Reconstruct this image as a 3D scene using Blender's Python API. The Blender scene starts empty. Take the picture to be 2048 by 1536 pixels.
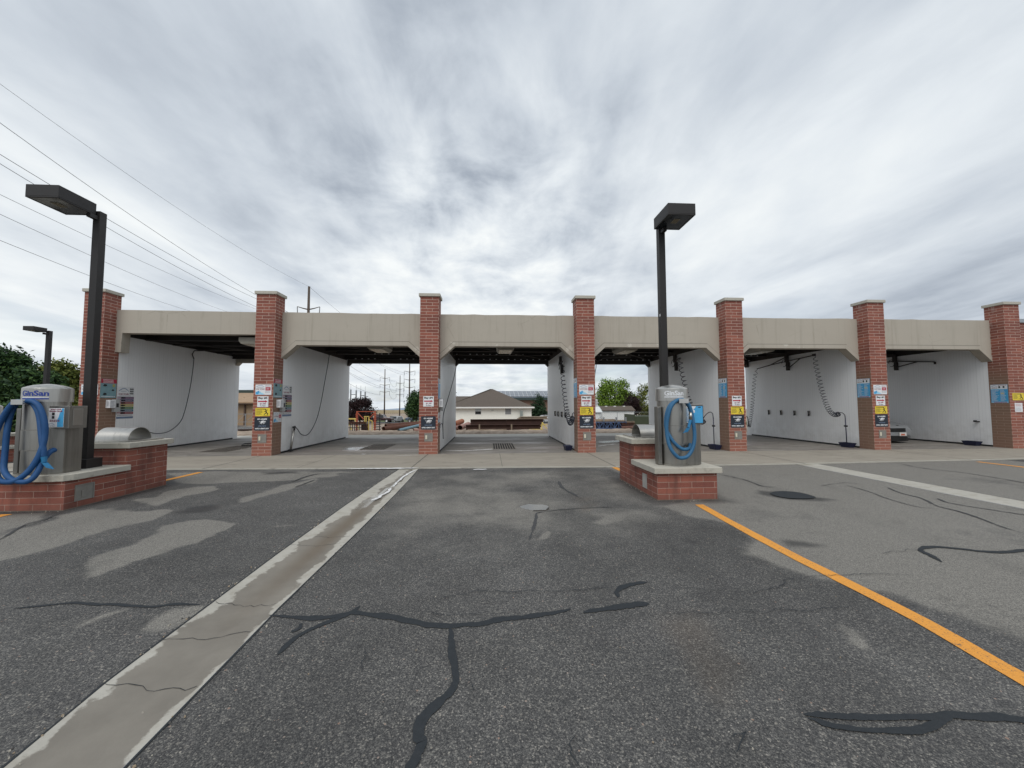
import bpy, math, random
import numpy as np
from mathutils import Vector, Matrix
random.seed(7); rng = np.random.default_rng(7)
SC = bpy.context.scene
COL = SC.collection
R = math.radians

# ---------------------------------------------------------------- camera
CAM_H, FPX = 1.65, 761.78
PITCH, YAW, ROLL = R(3.04677547), R(3.33279844), R(-0.13295959)
_F = np.array([math.sin(YAW)*math.cos(PITCH), math.cos(YAW)*math.cos(PITCH), math.sin(PITCH)])
_R = np.array([math.cos(YAW), -math.sin(YAW), 0.0]); _U = np.cross(_R, _F)
_R, _U = math.cos(ROLL)*_R+math.sin(ROLL)*_U, -math.sin(ROLL)*_R+math.cos(ROLL)*_U
cd = bpy.data.cameras.new('camera'); cam = bpy.data.objects.new('camera', cd); COL.objects.link(cam)
cd.sensor_width = 36; cd.lens = FPX/2048*36; cd.clip_start = 0.05; cd.clip_end = 9000
m = Matrix.Identity(4)
for i in range(3):
    m[i][0] = _R[i]; m[i][1] = _U[i]; m[i][2] = -_F[i]
m[0][3], m[1][3], m[2][3] = 0, 0, CAM_H
cam.matrix_world = m
SC.camera = cam

# ---------------------------------------------------------------- sky, sun, exposure
SUN_EL, SUN_AZ = R(52), R(195)          # sun behind the camera, a little to its left, veiled by cloud
W = bpy.data.worlds.new('World'); SC.world = W; W.use_nodes = True
nt = W.node_tree; nt.nodes.clear()
def wn(t, **k):
    n = nt.nodes.new(t)
    for a, b in k.items():
        if a == 'op': n.operation = b
        else: setattr(n, a, b)
    return n
def wl(a, b): nt.links.new(a, b)
def wmath(op, a, b=None, c=None, clamp=False):
    n = wn('ShaderNodeMath', op=op); n.use_clamp = clamp
    for i, v in enumerate((a, b, c)):
        if v is None: continue
        if hasattr(v, 'links'): wl(v, n.inputs[i])
        else: n.inputs[i].default_value = v
    return n.outputs[0]
out = wn('ShaderNodeOutputWorld')
sky = wn('ShaderNodeTexSky'); sky.sky_type = 'NISHITA'; sky.sun_disc = False
sky.sun_elevation = SUN_EL; sky.sun_rotation = SUN_AZ
bg_sky = wn('ShaderNodeBackground'); bg_sky.inputs[1].default_value = 0.10; wl(sky.outputs[0], bg_sky.inputs[0])
tc = wn('ShaderNodeTexCoord')
nrm = wn('ShaderNodeVectorMath', op='NORMALIZE'); wl(tc.outputs['Generated'], nrm.inputs[0])
sep = wn('ShaderNodeSeparateXYZ'); wl(nrm.outputs[0], sep.inputs[0])
dz = wmath('ADD', wmath('MAXIMUM', sep.outputs[2], 0.0), 0.12)
pu = wmath('DIVIDE', sep.outputs[0], dz); pv = wmath('DIVIDE', sep.outputs[1], dz)
def comb(x, y, z=0.0):
    n = wn('ShaderNodeCombineXYZ')
    for i, v in enumerate((x, y, z)):
        if hasattr(v, 'links'): wl(v, n.inputs[i])
        else: n.inputs[i].default_value = v
    return n.outputs[0]
def noise(vec, scale, detail, rough=0.5, dist=0.0):
    n = wn('ShaderNodeTexNoise'); wl(vec, n.inputs['Vector'])
    n.inputs['Scale'].default_value = scale; n.inputs['Detail'].default_value = detail
    n.inputs['Roughness'].default_value = rough; n.inputs['Distortion'].default_value = dist
    return n.outputs[0]
streak = noise(comb(wmath('MULTIPLY', pu, 1.0), wmath('MULTIPLY', pv, 0.34), 3.1), 1.7, 6, 0.52, 0.55)
broad = noise(comb(wmath('MULTIPLY', pu, 0.55), wmath('MULTIPLY', pv, 0.22), 8.4), 1.1, 2, 0.5, 0.3)
mott = noise(comb(pu, wmath('MULTIPLY', pv, 0.8), 5.0), 3.4, 8, 0.58, 0.25)
def blob(px, py, k):          # a patch of the cloud deck round a fixed direction of the world's sky
    d = _F + _R*(px-1024)/FPX - _U*(py-768)/FPX; d = d/np.linalg.norm(d)
    n = wn('ShaderNodeVectorMath', op='DOT_PRODUCT'); wl(nrm.outputs[0], n.inputs[0]); n.inputs[1].default_value = tuple(d)
    return wmath('POWER', wmath('MAXIMUM', n.outputs['Value'], 0.0), k)
v = wmath('MULTIPLY_ADD', wmath('SUBTRACT', streak, 0.5), 1.0, 0.635)
v = wmath('MULTIPLY_ADD', wmath('SUBTRACT', broad, 0.5), 0.75, v)
mw = wmath('MULTIPLY', wmath('SUBTRACT', mott, 0.5), wmath('MULTIPLY_ADD', blob(950, 470, 14), 1.35, 0.30))
v = wmath('ADD', v, mw)
for px, py, k, a in ((1560, 60, 22, -.20), (1180, 240, 60, -.10), (560, 430, 90, -.13), (1000, 330, 40, .04),
                     (1480, 420, 30, .22), (60, 560, 30, .22), (1130, 440, 110, -.12), (1150, 560, 60, .05), (250, 150, 20, .07), (1900, 590, 70, -.10),
                     (1950, 330, 60, -.10), (1750, 250, 60, .10), (700, 760, 30, .16), (1000, 790, 60, .12), (1000, -300, 6, -.04)):
    v = wmath('MULTIPLY_ADD', blob(px, py, k), a, v)
ramp = wn('ShaderNodeValToRGB'); wl(v, ramp.inputs[0])
e = ramp.color_ramp.elements
e[0].position = 0.05; e[0].color = (.20, .235, .29, 1); e[1].position = 1.05; e[1].color = (.84, .87, .875, 1)
for p, c in ((.28, (.34, .385, .45, 1)), (.52, (.53, .58, .64, 1)), (.76, (.70, .745, .785, 1))):
    x = e.new(p); x.color = c
bg_c = wn('ShaderNodeBackground'); wl(ramp.outputs[0], bg_c.inputs[0]); bg_c.inputs[1].default_value = 1.0
mixs = wn('ShaderNodeMixShader')
# thin breaks where the blue behind shows low down
thin = noise(comb(wmath('MULTIPLY', pu, .8), wmath('MULTIPLY', pv, .5), 21.0), 1.2, 4, .5, .3)
low = wmath('SUBTRACT', 1.0, wmath('MULTIPLY', sep.outputs[2], 3.2), None, True)
cover = wmath('SUBTRACT', 1.0, wmath('MULTIPLY', wmath('MULTIPLY', wmath('SUBTRACT', thin, .50, None, True), 3.0, None, True), low), None, True)
wl(cover, mixs.inputs[0]); wl(bg_sky.outputs[0], mixs.inputs[1]); wl(bg_c.outputs[0], mixs.inputs[2])
wl(mixs.outputs[0], out.inputs[0])
ld = bpy.data.lights.new('sun', 'SUN'); ld.energy = 1.5; ld.angle = R(40); ld.color = (1, .965, .91)
sun = bpy.data.objects.new('sun', ld); COL.objects.link(sun)
sd = Vector((math.sin(SUN_AZ)*math.cos(SUN_EL), math.cos(SUN_AZ)*math.cos(SUN_EL), math.sin(SUN_EL)))
sun.rotation_euler = sd.to_track_quat('Z', 'Y').to_euler()
SC.view_settings.view_transform = 'Standard'; SC.view_settings.look = 'None'
SC.view_settings.exposure = 0.16; SC.view_settings.gamma = 1.0
SC.render.engine = 'CYCLES'; SC.cycles.use_denoising = True; SC.cycles.max_bounces = 6; SC.cycles.diffuse_bounces = 4
SC.cycles.transparent_max_bounces = 6; SC.cycles.caustics_reflective = False; SC.cycles.caustics_refractive = False

# ---------------------------------------------------------------- where a sight line of the survey meets a vertical or level plane
def at(px, py, X=None, Y=None, Z=None):
    d = _F + _R*(px-1024)/FPX - _U*(py-768)/FPX; c = np.array([0, 0, CAM_H])
    i, val = (0, X) if X is not None else (1, Y) if Y is not None else (2, Z)
    t = (val-c[i])/d[i]
    return Vector(c+d*t)
def zt(y):                   # the land falls away behind the wash
    return 0.0 if y < 21 else (-.037*(y-21) if y < 100 else -2.92-.0131*(y-100))

# ---------------------------------------------------------------- mesh helpers
class MB:
    def __init__(s): s.v = []; s.f = []; s.mi = []; s.mats = []
    def _m(s, mat):
        if mat is None: return 0
        if mat not in s.mats: s.mats.append(mat)
        return s.mats.index(mat)
    def add(s, vs, fs, mat=None):
        o = len(s.v); k = s._m(mat); s.v += [tuple(p) for p in vs]
        for f in fs: s.f.append([i+o for i in f]); s.mi.append(k)
        return s
    def box(s, x0, x1, y0, y1, z0, z1, mat=None):
        v = [(x, y, z) for z in (z0, z1) for y in (y0, y1) for x in (x0, x1)]
        return s.add(v, [(0, 2, 3, 1), (4, 5, 7, 6), (0, 1, 5, 4), (2, 6, 7, 3), (0, 4, 6, 2), (1, 3, 7, 5)], mat)
    def quad(s, a, b, c, d, mat=None): return s.add([a, b, c, d], [(0, 1, 2, 3)], mat)
    def bar(s, a, b, w, h=None, mat=None, up=(0, 0, 1)):      # rectangular bar from a to b
        a, b = Vector(a), Vector(b); d = (b-a).normalized(); h = h or w
        u = Vector(up)
        if abs(d.dot(u)) > .95: u = Vector((0, 1, 0))
        r = d.cross(u).normalized(); u = r.cross(d)
        v = [p+r*(i*w/2)+u*(j*h/2) for p in (a, b) for i, j in ((-1, -1), (1, -1), (1, 1), (-1, 1))]
        return s.add(v, [(3, 2, 1, 0), (4, 5, 6, 7), (0, 1, 5, 4), (1, 2, 6, 5), (2, 3, 7, 6), (3, 0, 4, 7)], mat)
    def tube(s, pts, r, n=8, mat=None, caps=True):
        pts = [Vector(p) for p in pts]; N = len(pts); rs = r if isinstance(r, (list, tuple)) else [r]*N
        vs = []; fs = []; u = None
        for i, p in enumerate(pts):
            d = (pts[min(i+1, N-1)]-pts[max(i-1, 0)])
            d = d.normalized() if d.length > 1e-9 else Vector((0, 0, 1))
            if u is None:
                u = Vector((0, 0, 1)) if abs(d.z) < .9 else Vector((1, 0, 0))
            u = (u-d*u.dot(d))
            u = u.normalized() if u.length > 1e-6 else d.orthogonal().normalized()
            w = d.cross(u)
            for k in range(n):
                a = 2*math.pi*k/n; vs.append(p+(u*math.cos(a)+w*math.sin(a))*rs[i])
        for i in range(N-1):
            for k in range(n):
                k2 = (k+1) % n; fs.append((i*n+k, i*n+k2, (i+1)*n+k2, (i+1)*n+k))
        if caps: fs.append(tuple(range(n-1, -1, -1))); fs.append(tuple(range((N-1)*n, N*n)))
        return s.add(vs, fs, mat)
    def lathe(s, prof, c=(0, 0, 0), n=32, a0=0, a1=2*math.pi, mat=None):
        full = abs(a1-a0-2*math.pi) < 1e-6; M = n if full else n+1; vs = []; fs = []
        for r, z in prof:
            for k in range(M):
                a = a0+(a1-a0)*k/n; vs.append((c[0]+r*math.cos(a), c[1]+r*math.sin(a), c[2]+z))
        for i in range(len(prof)-1):
            for k in range(n):
                k2 = (k+1) % M; fs.append((i*M+k, i*M+k2, (i+1)*M+k2, (i+1)*M+k))
        return s.add(vs, fs, mat)
    def prism(s, poly, y0, y1, mat=None):          # polygon in x,z (counter-clockwise seen from -y) pushed from y0 to y1
        n = len(poly); v = [(x, y0, z) for x, z in poly]+[(x, y1, z) for x, z in poly]
        fs = [tuple(range(n)), tuple(range(2*n-1, n-1, -1))]
        for i in range(n):
            j = (i+1) % n; fs.append((j, i, i+n, j+n))
        return s.add(v, fs, mat)
    def flat(s, poly, z, mat=None, th=0.0):          # polygon on the ground
        n = len(poly)
        return s.add([(x, y, z) for x, y in poly], [tuple(range(n))], mat)
    def build(s, name, mat=None, parent=None, smooth=False, loc=None, bevel=0.0, autos=None):
        me = bpy.data.meshes.new(name); me.from_pydata(s.v, [], s.f)
        if mat is not None and not s.mats: me.materials.append(mat)
        for x in s.mats: me.materials.append(x)
        if s.mats: me.polygons.foreach_set('material_index', s.mi)
        if smooth: me.polygons.foreach_set('use_smooth', [True]*len(s.f))
        if autos is not None:
            me.polygons.foreach_set('use_smooth', [True]*len(s.f)); me.set_sharp_from_angle(angle=R(autos))
        me.update(); o = bpy.data.objects.new(name, me); COL.objects.link(o)
        if parent: o.parent = parent
        if loc is not None: o.location = loc
        if bevel:
            b = o.modifiers.new('bevel', 'BEVEL'); b.width = bevel; b.segments = 2; b.limit_method = 'ANGLE'; b.angle_limit = R(40)
        return o
def tag(o, label=None, cat=None, group=None, kind=None):
    for k, x in (('label', label), ('category', cat), ('group', group), ('kind', kind)):
        if x: o[k] = x
    return o
def thing(name, label, cat, loc=(0, 0, 0), rz=0, group=None):
    o = bpy.data.objects.new(name, None); COL.objects.link(o); o.location = loc; o.rotation_euler.z = rz
    o.empty_display_size = .1
    return tag(o, label, cat, group)
def copy_tree(o, parent=None):
    c = o.copy(); COL.objects.link(c)
    if parent: c.parent = parent
    for ch in o.children: copy_tree(ch, c)
    return c
def smooth_path(pts, k=6):                            # Catmull-Rom
    P = [Vector(p) for p in pts]; P = [P[0]*2-P[1]]+P+[P[-1]*2-P[-2]]; o = []
    for i in range(1, len(P)-2):
        for j in range(k):
            t = j/k; a, b, c, d = P[i-1:i+3]
            o.append(.5*((2*b)+(c-a)*t+(2*a-5*b+4*c-d)*t*t+(3*b-a-3*c+d)*t**3))
    o.append(P[-2]); return o

# ---------------------------------------------------------------- materials
def lin(r, g, b): return tuple(((x/255)/12.92 if x/255 <= .04045 else ((x/255+.055)/1.055)**2.4) for x in (r, g, b))
MATS = {}
class NB:                                            # tiny node builder
    def __init__(s, name):
        s.m = bpy.data.materials.new(name); s.m.use_nodes = True; s.t = s.m.node_tree; s.n = s.t.nodes; s.b = s.n['Principled BSDF']
    def node(s, t, **k):
        n = s.n.new(t)
        for a, b in k.items(): setattr(n, a, b)
        return n
    def l(s, a, b): s.t.links.new(a, b)
    def put(s, sock, v):
        if hasattr(v, 'links'): s.l(v, sock)
        else: sock.default_value = v
    def math(s, op, a, b=None, c=None, clamp=False):
        n = s.node('ShaderNodeMath', operation=op); n.use_clamp = clamp
        for i, x in enumerate((a, b, c)):
            if x is not None: s.put(n.inputs[i], x)
        return n.outputs[0]
    def obj(s): return s.node('ShaderNodeTexCoord').outputs['Object']
    def mapv(s, vec, scale=(1, 1, 1), loc=(0, 0, 0)):
        n = s.node('ShaderNodeMapping'); s.l(vec, n.inputs[0]); n.inputs['Scale'].default_value = scale; n.inputs['Location'].default_value = loc
        return n.outputs[0]
    def noise(s, vec, scale, detail=4, rough=.5, dist=0):
        n = s.node('ShaderNodeTexNoise'); s.l(vec, n.inputs['Vector'])
        for k, x in (('Scale', scale), ('Detail', detail), ('Roughness', rough), ('Distortion', dist)): n.inputs[k].default_value = x
        return n.outputs[0]
    def vor(s, vec, scale, feature='F1'):
        n = s.node('ShaderNodeTexVoronoi', feature=feature); s.l(vec, n.inputs['Vector']); n.inputs['Scale'].default_value = scale
        return n
    def ramp(s, fac, stops, interp='LINEAR'):
        n = s.node('ShaderNodeValToRGB'); s.l(fac, n.inputs[0]); cr = n.color_ramp; cr.interpolation = interp
        while len(cr.elements) > 1: cr.elements.remove(cr.elements[-1])
        cr.elements[0].position = stops[0][0]; cr.elements[0].color = col4(stops[0][1])
        for p, c in stops[1:]:
            x = cr.elements.new(p); x.color = col4(c)
        return n.outputs[0]
    def mix(s, fac, a, b, mode='MIX'):
        n = s.node('ShaderNodeMix', data_type='RGBA', blend_type=mode); n.clamp_factor = True
        s.put(n.inputs[0], fac); s.put(n.inputs[6], a if hasattr(a, 'links') else col4(a)); s.put(n.inputs[7], b if hasattr(b, 'links') else col4(b))
        return n.outputs[2]
    def attr(s, name): return s.node('ShaderNodeAttribute', attribute_name=name).outputs['Fac']
    def bump(s, h, strength=.3, dist=.01):
        n = s.node('ShaderNodeBump'); s.l(h, n.inputs['Height']); n.inputs['Strength'].default_value = strength; n.inputs['Distance'].default_value = dist
        s.l(n.outputs[0], s.b.inputs['Normal'])
    def fin(s, color=None, rough=None, metal=None, spec=None):
        for k, x in (('Base Color', color), ('Roughness', rough), ('Metallic', metal), ('Specular IOR Level', spec)):
            if x is None: continue
            if k == 'Base Color' and not hasattr(x, 'links'): x = col4(x)
            s.put(s.b.inputs[k], x)
        return s.m
def col4(c):
    if isinstance(c, (int, float)): return (c, c, c, 1)
    return tuple(c) if len(c) == 4 else (*c, 1)
def plain(name, c, rough=.6, metal=0, var=.12, scale=6, spec=None):     # a paint or plastic with slight mottling
    if name in MATS: return MATS[name]
    b = NB(name); n = b.noise(b.obj(), scale, 5, .6)
    k = b.ramp(n, [(.25, tuple(x*(1-var) for x in c)), (.75, tuple(min(1, x*(1+var)) for x in c))])
    MATS[name] = b.fin(k, b.math('MULTIPLY_ADD', n, .25, rough-.12), metal, spec)
    return MATS[name]

def brick_mat(name, coated=False):
    b = NB(name); o = b.obj()
    g = b.node('ShaderNodeNewGeometry'); tc = b.node('ShaderNodeTexCoord')
    sn = b.node('ShaderNodeSeparateXYZ'); b.l(tc.outputs['Normal'], sn.inputs[0])
    so = b.node('ShaderNodeSeparateXYZ'); b.l(o, so.inputs[0])
    side = b.math('GREATER_THAN', b.math('ABSOLUTE', sn.outputs[0]), .5)
    u = b.node('ShaderNodeMix', data_type='FLOAT'); b.l(side, u.inputs[0]); b.l(so.outputs[0], u.inputs[2]); b.l(so.outputs[1], u.inputs[3])
    cv = b.node('ShaderNodeCombineXYZ'); b.l(u.outputs[0], cv.inputs[0]); b.l(so.outputs[2], cv.inputs[1])
    wob = b.noise(o, 9, 2); wv = b.node('ShaderNodeCombineXYZ'); b.l(b.math('MULTIPLY', b.math('SUBTRACT', wob, .5), .006), wv.inputs[1])
    va = b.node('ShaderNodeVectorMath', operation='ADD'); b.l(cv.outputs[0], va.inputs[0]); b.l(wv.outputs[0], va.inputs[1])
    br = b.node('ShaderNodeTexBrick'); b.l(va.outputs[0], br.inputs['Vector'])
    for k, x in (('Scale', 1), ('Mortar Size', .0075 if coated else .0050), ('Mortar Smooth', .25), ('Bias', 0), ('Brick Width', .4064), ('Row Height', .1016)): br.inputs[k].default_value = x
    br.inputs['Color1'].default_value = (.315, .101, .068, 1); br.inputs['Color2'].default_value = (.170, .053, .040, 1)
    br.inputs['Mortar'].default_value = (.54, .415, .345, 1) if coated else (.42, .31, .25, 1)
    n1 = b.noise(o, 1.3, 5, .6); n2 = b.noise(o, 45, 4, .65); n3 = b.noise(b.mapv(o, (5, 5, .9)), 1.0, 5, .6)
    c = b.mix(b.math('MULTIPLY', b.math('SUBTRACT', n2, .38, None, True), 1.2, None, True), br.outputs[0], (.34, .15, .11))
    c = b.mix(b.math('MULTIPLY', b.math('SUBTRACT', n1, .45, None, True), 1.6, None, True), c, (.155, .05, .04))
    # lime bloom running down from the top
    top = b.math('MULTIPLY', b.math('SUBTRACT', so.outputs[2], 3.9, None, True), 1.0, None, True)
    eff = b.math('MULTIPLY', b.math('MULTIPLY', b.math('SUBTRACT', n3, .55, None, True), 5.0, None, True), top)
    if coated:
        c = b.mix(b.math('MULTIPLY', eff, .75), c, (.55, .48, .44))
        # worn brown splash coat on the flanks beside the bays
        coat = b.math('MULTIPLY', side, b.math('SUBTRACT', 1.0, b.math('MULTIPLY', b.math('SUBTRACT', so.outputs[2], b.math('MULTIPLY_ADD', n1, .5, 2.15), None, True), 1.2, None, True), None, True))
        c = b.mix(b.math('MULTIPLY', coat, .80), c, b.mix(b.math('MULTIPLY', br.outputs['Fac'], .5), (.24, .165, .115), (.34, .255, .19)))
        lowd = b.math('MULTIPLY', b.math('SUBTRACT', 1.1, so.outputs[2], None, True), b.math('MULTIPLY', n1, .55), None, True)
        c = b.mix(lowd, c, (.30, .17, .125))
    else:
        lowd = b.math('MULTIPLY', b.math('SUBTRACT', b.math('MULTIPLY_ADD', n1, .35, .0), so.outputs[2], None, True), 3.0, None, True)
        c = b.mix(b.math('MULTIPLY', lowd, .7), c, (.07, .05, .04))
        st = b.math('MULTIPLY', b.math('SUBTRACT', n3, .50, None, True), 4.5, None, True)
        c = b.mix(b.math('MULTIPLY', st, .55), c, (.07, .035, .03))
    h = b.math('ADD', b.math('MULTIPLY', b.math('SUBTRACT', 1.0, br.outputs['Fac']), 1.0), b.math('MULTIPLY', n2, .5))
    b.bump(h, .55, .008)
    return b.fin(c, .88)
M_BRICK = brick_mat('brick_pillar_mat', coated=True); M_ISLAND = brick_mat('brick_island_mat')

def concrete(name, c, dark=.6, stain=(.16, .14, .11), stain_amt=.6, scale=1.0, rough=.85, spec=None, stretch=(1, 1, 1)):
    b = NB(name); o = b.obj(); ov = b.mapv(o, stretch)
    n1 = b.noise(ov, .9*scale, 7, .62); n2 = b.noise(o, 60, 3, .6); n3 = b.noise(ov, 3.2*scale, 6, .6, .4)
    k = b.mix(b.math('MULTIPLY_ADD', n1, 1.6, -.3, True), tuple(x*dark for x in c), c)
    k = b.mix(b.math('MULTIPLY', b.math('MULTIPLY', b.math('SUBTRACT', n3, .54, None, True), 6, None, True), stain_amt), k, stain)
    k = b.mix(.25, k, b.mix(n2, tuple(x*.7 for x in c), tuple(min(1, x*1.25) for x in c)))
    b.bump(n2, .25, .004)
    return b.fin(k, b.math('MULTIPLY_ADD', n3, .2, rough-.1), None, spec)
M_CAP = concrete('cap_concrete', (.50, .475, .41), .75, (.13, .12, .10), .55, 2.2)
M_APRON = concrete('apron_concrete', (.345, .312, .26), .62, (.165, .145, .12), .85, 1.3, stretch=(.5, 1.2, 1))
M_KERB = concrete('apron_edge_concrete', (.42, .40, .345), .6, (.15, .135, .115), .85, 1.6)
M_BACK = concrete('back_apron_concrete', (.50, .48, .43), .8, (.30, .28, .25), .5, .6)
M_GUT = None
def floor_mat():
    b = NB('bay_floor_concrete'); o = b.obj()
    n1 = b.noise(b.mapv(o, (.8, 1.5, 1)), 1.6, 8, .66, .8); n2 = b.noise(b.mapv(o, (.3, 1.2, 1)), .8, 4, .5); n3 = b.noise(o, 60, 3)
    c = b.ramp(n1, [(.25, (.12, .108, .097)), (.5, (.205, .188, .168)), (.78, (.31, .288, .26))])
    c = b.mix(b.math('MULTIPLY', b.math('SUBTRACT', n2, .55, None, True), 3, None, True), c, (.16, .10, .09))
    wet = b.math('MULTIPLY', b.math('SUBTRACT', n2, .50, None, True), 5, None, True)
    b.bump(n3, .2, .003)
    return b.fin(c, b.math('MULTIPLY_ADD', wet, -.38, .75))
M_FLOOR = floor_mat()
def stucco():
    b = NB('fascia_stucco'); o = b.obj(); n1 = b.noise(b.mapv(o, (1, 1, 2)), .8, 6, .6); n2 = b.noise(o, 90, 4, .7); n3 = b.noise(b.mapv(o, (3, 3, .8)), 1.1, 6, .62, .3)
    c = b.mix(n1, (.392, .354, .298), (.458, .418, .356))
    c = b.mix(b.math('MULTIPLY', b.math('MULTIPLY', b.math('SUBTRACT', n3, .60, None, True), 6, None, True), .35), c, (.24, .215, .165))
    dr = b.noise(b.mapv(o, (7, 7, .35)), 1.0, 6, .65); c = b.mix(b.math('MULTIPLY', b.math('SUBTRACT', dr, .53, None, True), 1.6, None, True), c, (.22, .20, .155))
    so = b.node('ShaderNodeSeparateXYZ'); b.l(o, so.inputs[0])
    chip = b.math('MULTIPLY', b.math('MULTIPLY', b.math('SUBTRACT', b.noise(o, 2.1, 6, .68), .61, None, True), 30, None, True), b.math('LESS_THAN', so.outputs[2], 3.83))
    c = b.mix(b.math('MULTIPLY', chip, .6), c, (.62, .59, .52))
    cr = b.vor(b.mapv(o, (.55, 1, .8)), 1.2, 'DISTANCE_TO_EDGE')
    crk = b.math('MULTIPLY', b.math('LESS_THAN', b.math('ADD', cr.outputs['Distance'], b.math('MULTIPLY', b.noise(o, 6, 4), .05)), .031), b.math('MULTIPLY', b.math('SUBTRACT', b.noise(o, .5, 2), .52, None, True), 5, None, True))
    c = b.mix(b.math('MULTIPLY', crk, .45), c, (.2, .18, .14))
    b.bump(n2, .35, .006); return b.fin(c, .9)
M_STUCCO = stucco()
def panel_mat():
    b = NB('white_wall_panel'); o = b.obj(); so = b.node('ShaderNodeSeparateXYZ'); b.l(o, so.inputs[0])
    f = b.noise(b.mapv(o, (1, 9, .15)), 3.0, 5, .6); n2 = b.noise(o, .8, 4)
    rib = b.math('PINGPONG', so.outputs[1], .05)
    c = b.mix(f, (.84, .85, .86), (.915, .92, .925))
    c = b.mix(b.math('MULTIPLY', b.math('SUBTRACT', .55, so.outputs[2], None, True), b.math('MULTIPLY', n2, .5), None, True), c, (.48, .46, .42))
    c = b.mix(b.math('MULTIPLY', b.math('LESS_THAN', rib, .0025), .35), c, (.45, .45, .46))
    seam = b.math('LESS_THAN', b.math('PINGPONG', b.math('ADD', so.outputs[1], .31), .61), .0045)
    c = b.mix(b.math('MULTIPLY', seam, .25), c, (.36, .36, .36))
    st = b.noise(b.mapv(o, (1, 5, .22)), 2.2, 7, .66); c = b.mix(b.math('MULTIPLY', b.math('SUBTRACT', st, .54, None, True), .9, None, True), c, (.56, .555, .54))
    sp = b.noise(o, 3.5, 6, .65); c = b.mix(b.math('MULTIPLY', b.math('MULTIPLY', b.math('SUBTRACT', 1.35, so.outputs[2], None, True), .75), b.math('SUBTRACT', sp, .38, None, True), None, True), c, (.34, .31, .27))
    b.bump(b.math('LESS_THAN', rib, .004), .15, .003)
    return b.fin(c, b.math('MULTIPLY_ADD', st, .3, .25), None, .4)
M_PANEL = panel_mat()
def asphalt():
    b = NB('asphalt_mat'); o = b.obj()
    nb = b.noise(o, .35, 5, .6, .3); nm = b.noise(o, 2.2, 6, .62); nf = b.noise(o, 16, 4, .6)
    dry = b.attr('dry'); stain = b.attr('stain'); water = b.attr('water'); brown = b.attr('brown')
    warp = b.node('ShaderNodeVectorMath', operation='MULTIPLY_ADD'); ns = b.node('ShaderNodeTexNoise'); b.l(o, ns.inputs['Vector']); ns.inputs['Scale'].default_value = 60
    b.l(ns.outputs['Color'], warp.inputs[0]); warp.inputs[1].default_value = (.006, .006, .006); b.l(o, warp.inputs[2])
    v = b.vor(warp.outputs[0], 128); v2 = b.vor(warp.outputs[0], 250)
    sp = b.node('ShaderNodeSeparateColor'); b.l(v.outputs['Color'], sp.inputs[0]); sp2 = b.node('ShaderNodeSeparateColor'); b.l(v2.outputs['Color'], sp2.inputs[0])
    stone = b.ramp(sp.outputs[0], [(0, (.032, .032, .033)), (.42, (.062, .061, .061)), (.66, (.12, .117, .111)), (.86, (.21, .203, .187)), (.96, (.36, .34, .30)), (1, (.52, .48, .42))])
    fine = b.ramp(sp2.outputs[1], [(0, (.032, .032, .033)), (.5, (.080, .079, .078)), (.85, (.18, .175, .165)), (1, (.34, .32, .29))])
    c = b.mix(.48, stone, fine)
    v3 = b.vor(warp.outputs[0], 58); sp3 = b.node('ShaderNodeSeparateColor'); b.l(v3.outputs['Color'], sp3.inputs[0])
    big = b.math('MULTIPLY', b.math('GREATER_THAN', sp3.outputs[0], .90), b.math('LESS_THAN', v3.outputs['Distance'], b.math('MULTIPLY_ADD', sp3.outputs[1], .25, .22)))
    c = b.mix(b.math('MULTIPLY', big, .8), c, b.ramp(sp3.outputs[2], [(0, (.20, .19, .175)), (.5, (.36, .33, .28)), (.85, (.55, .52, .46)), (1, (.42, .27, .20))]))
    dark = b.math('MULTIPLY', b.math('LESS_THAN', sp3.outputs[0], .28), b.math('LESS_THAN', v3.outputs['Distance'], .38)); c = b.mix(b.math('MULTIPLY', dark, .55), c, (.020, .021, .023))
    edge = b.math('SUBTRACT', 1.0, b.math('MULTIPLY', v.outputs['Distance'], 1.1, None, True))
    c = b.mix(b.math('MULTIPLY', b.math('SUBTRACT', 1.0, edge), .5), c, (.022, .023, .025))
    c = b.mix(1.0, c, b.ramp(nb, [(.28, .72), (.72, 1.28)]), 'MULTIPLY')
    c = b.mix(1.0, c, b.ramp(nm, [(.3, .84), (.7, 1.14)]), 'MULTIPLY')
    # worn, dried-out surface: binder bleached pale round the stones
    dw = b.math('ADD', dry, b.math('ADD', b.math('MULTIPLY', b.math('SUBTRACT', nm, .5), .9), b.math('MULTIPLY', b.math('SUBTRACT', nf, .5), .5))); dw = b.math('MULTIPLY_ADD', b.math('SUBTRACT', dw, .5), b.math('MULTIPLY', dry, 3.2), dry, True)
    pale = b.mix(sp.outputs[1], (.19, .180, .160), (.33, .312, .277))
    pale = b.mix(b.math('GREATER_THAN', sp2.outputs[0], .80), pale, (.075, .072, .068))
    c = b.mix(b.math('MULTIPLY', dw, .72), c, pale)
    c = b.mix(b.math('MULTIPLY', brown, b.math('MULTIPLY', nm, .55)), c, (.115, .088, .064))
    c = b.mix(b.math('MULTIPLY', stain, .72), c, (.020, .020, .021))  # real stains plus the contact shade painted round the islands
    c = b.mix(b.math('MULTIPLY', water, .8), c, (.035, .032, .028))
    rough = b.math('MULTIPLY_ADD', b.math('SUBTRACT', 1.0, dry), -.10, .86)
    rough = b.math('MULTIPLY_ADD', stain, -.2, rough)
    rough = b.math('SUBTRACT', rough, b.math('MULTIPLY', b.math('GREATER_THAN', water, .5), .80))
    hh = b.math('MULTIPLY', b.math('SUBTRACT', 1.0, v.outputs['Distance']), b.math('SUBTRACT', 1.0, b.math('GREATER_THAN', water, .5)))
    b.bump(hh, .45, .006)
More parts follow.
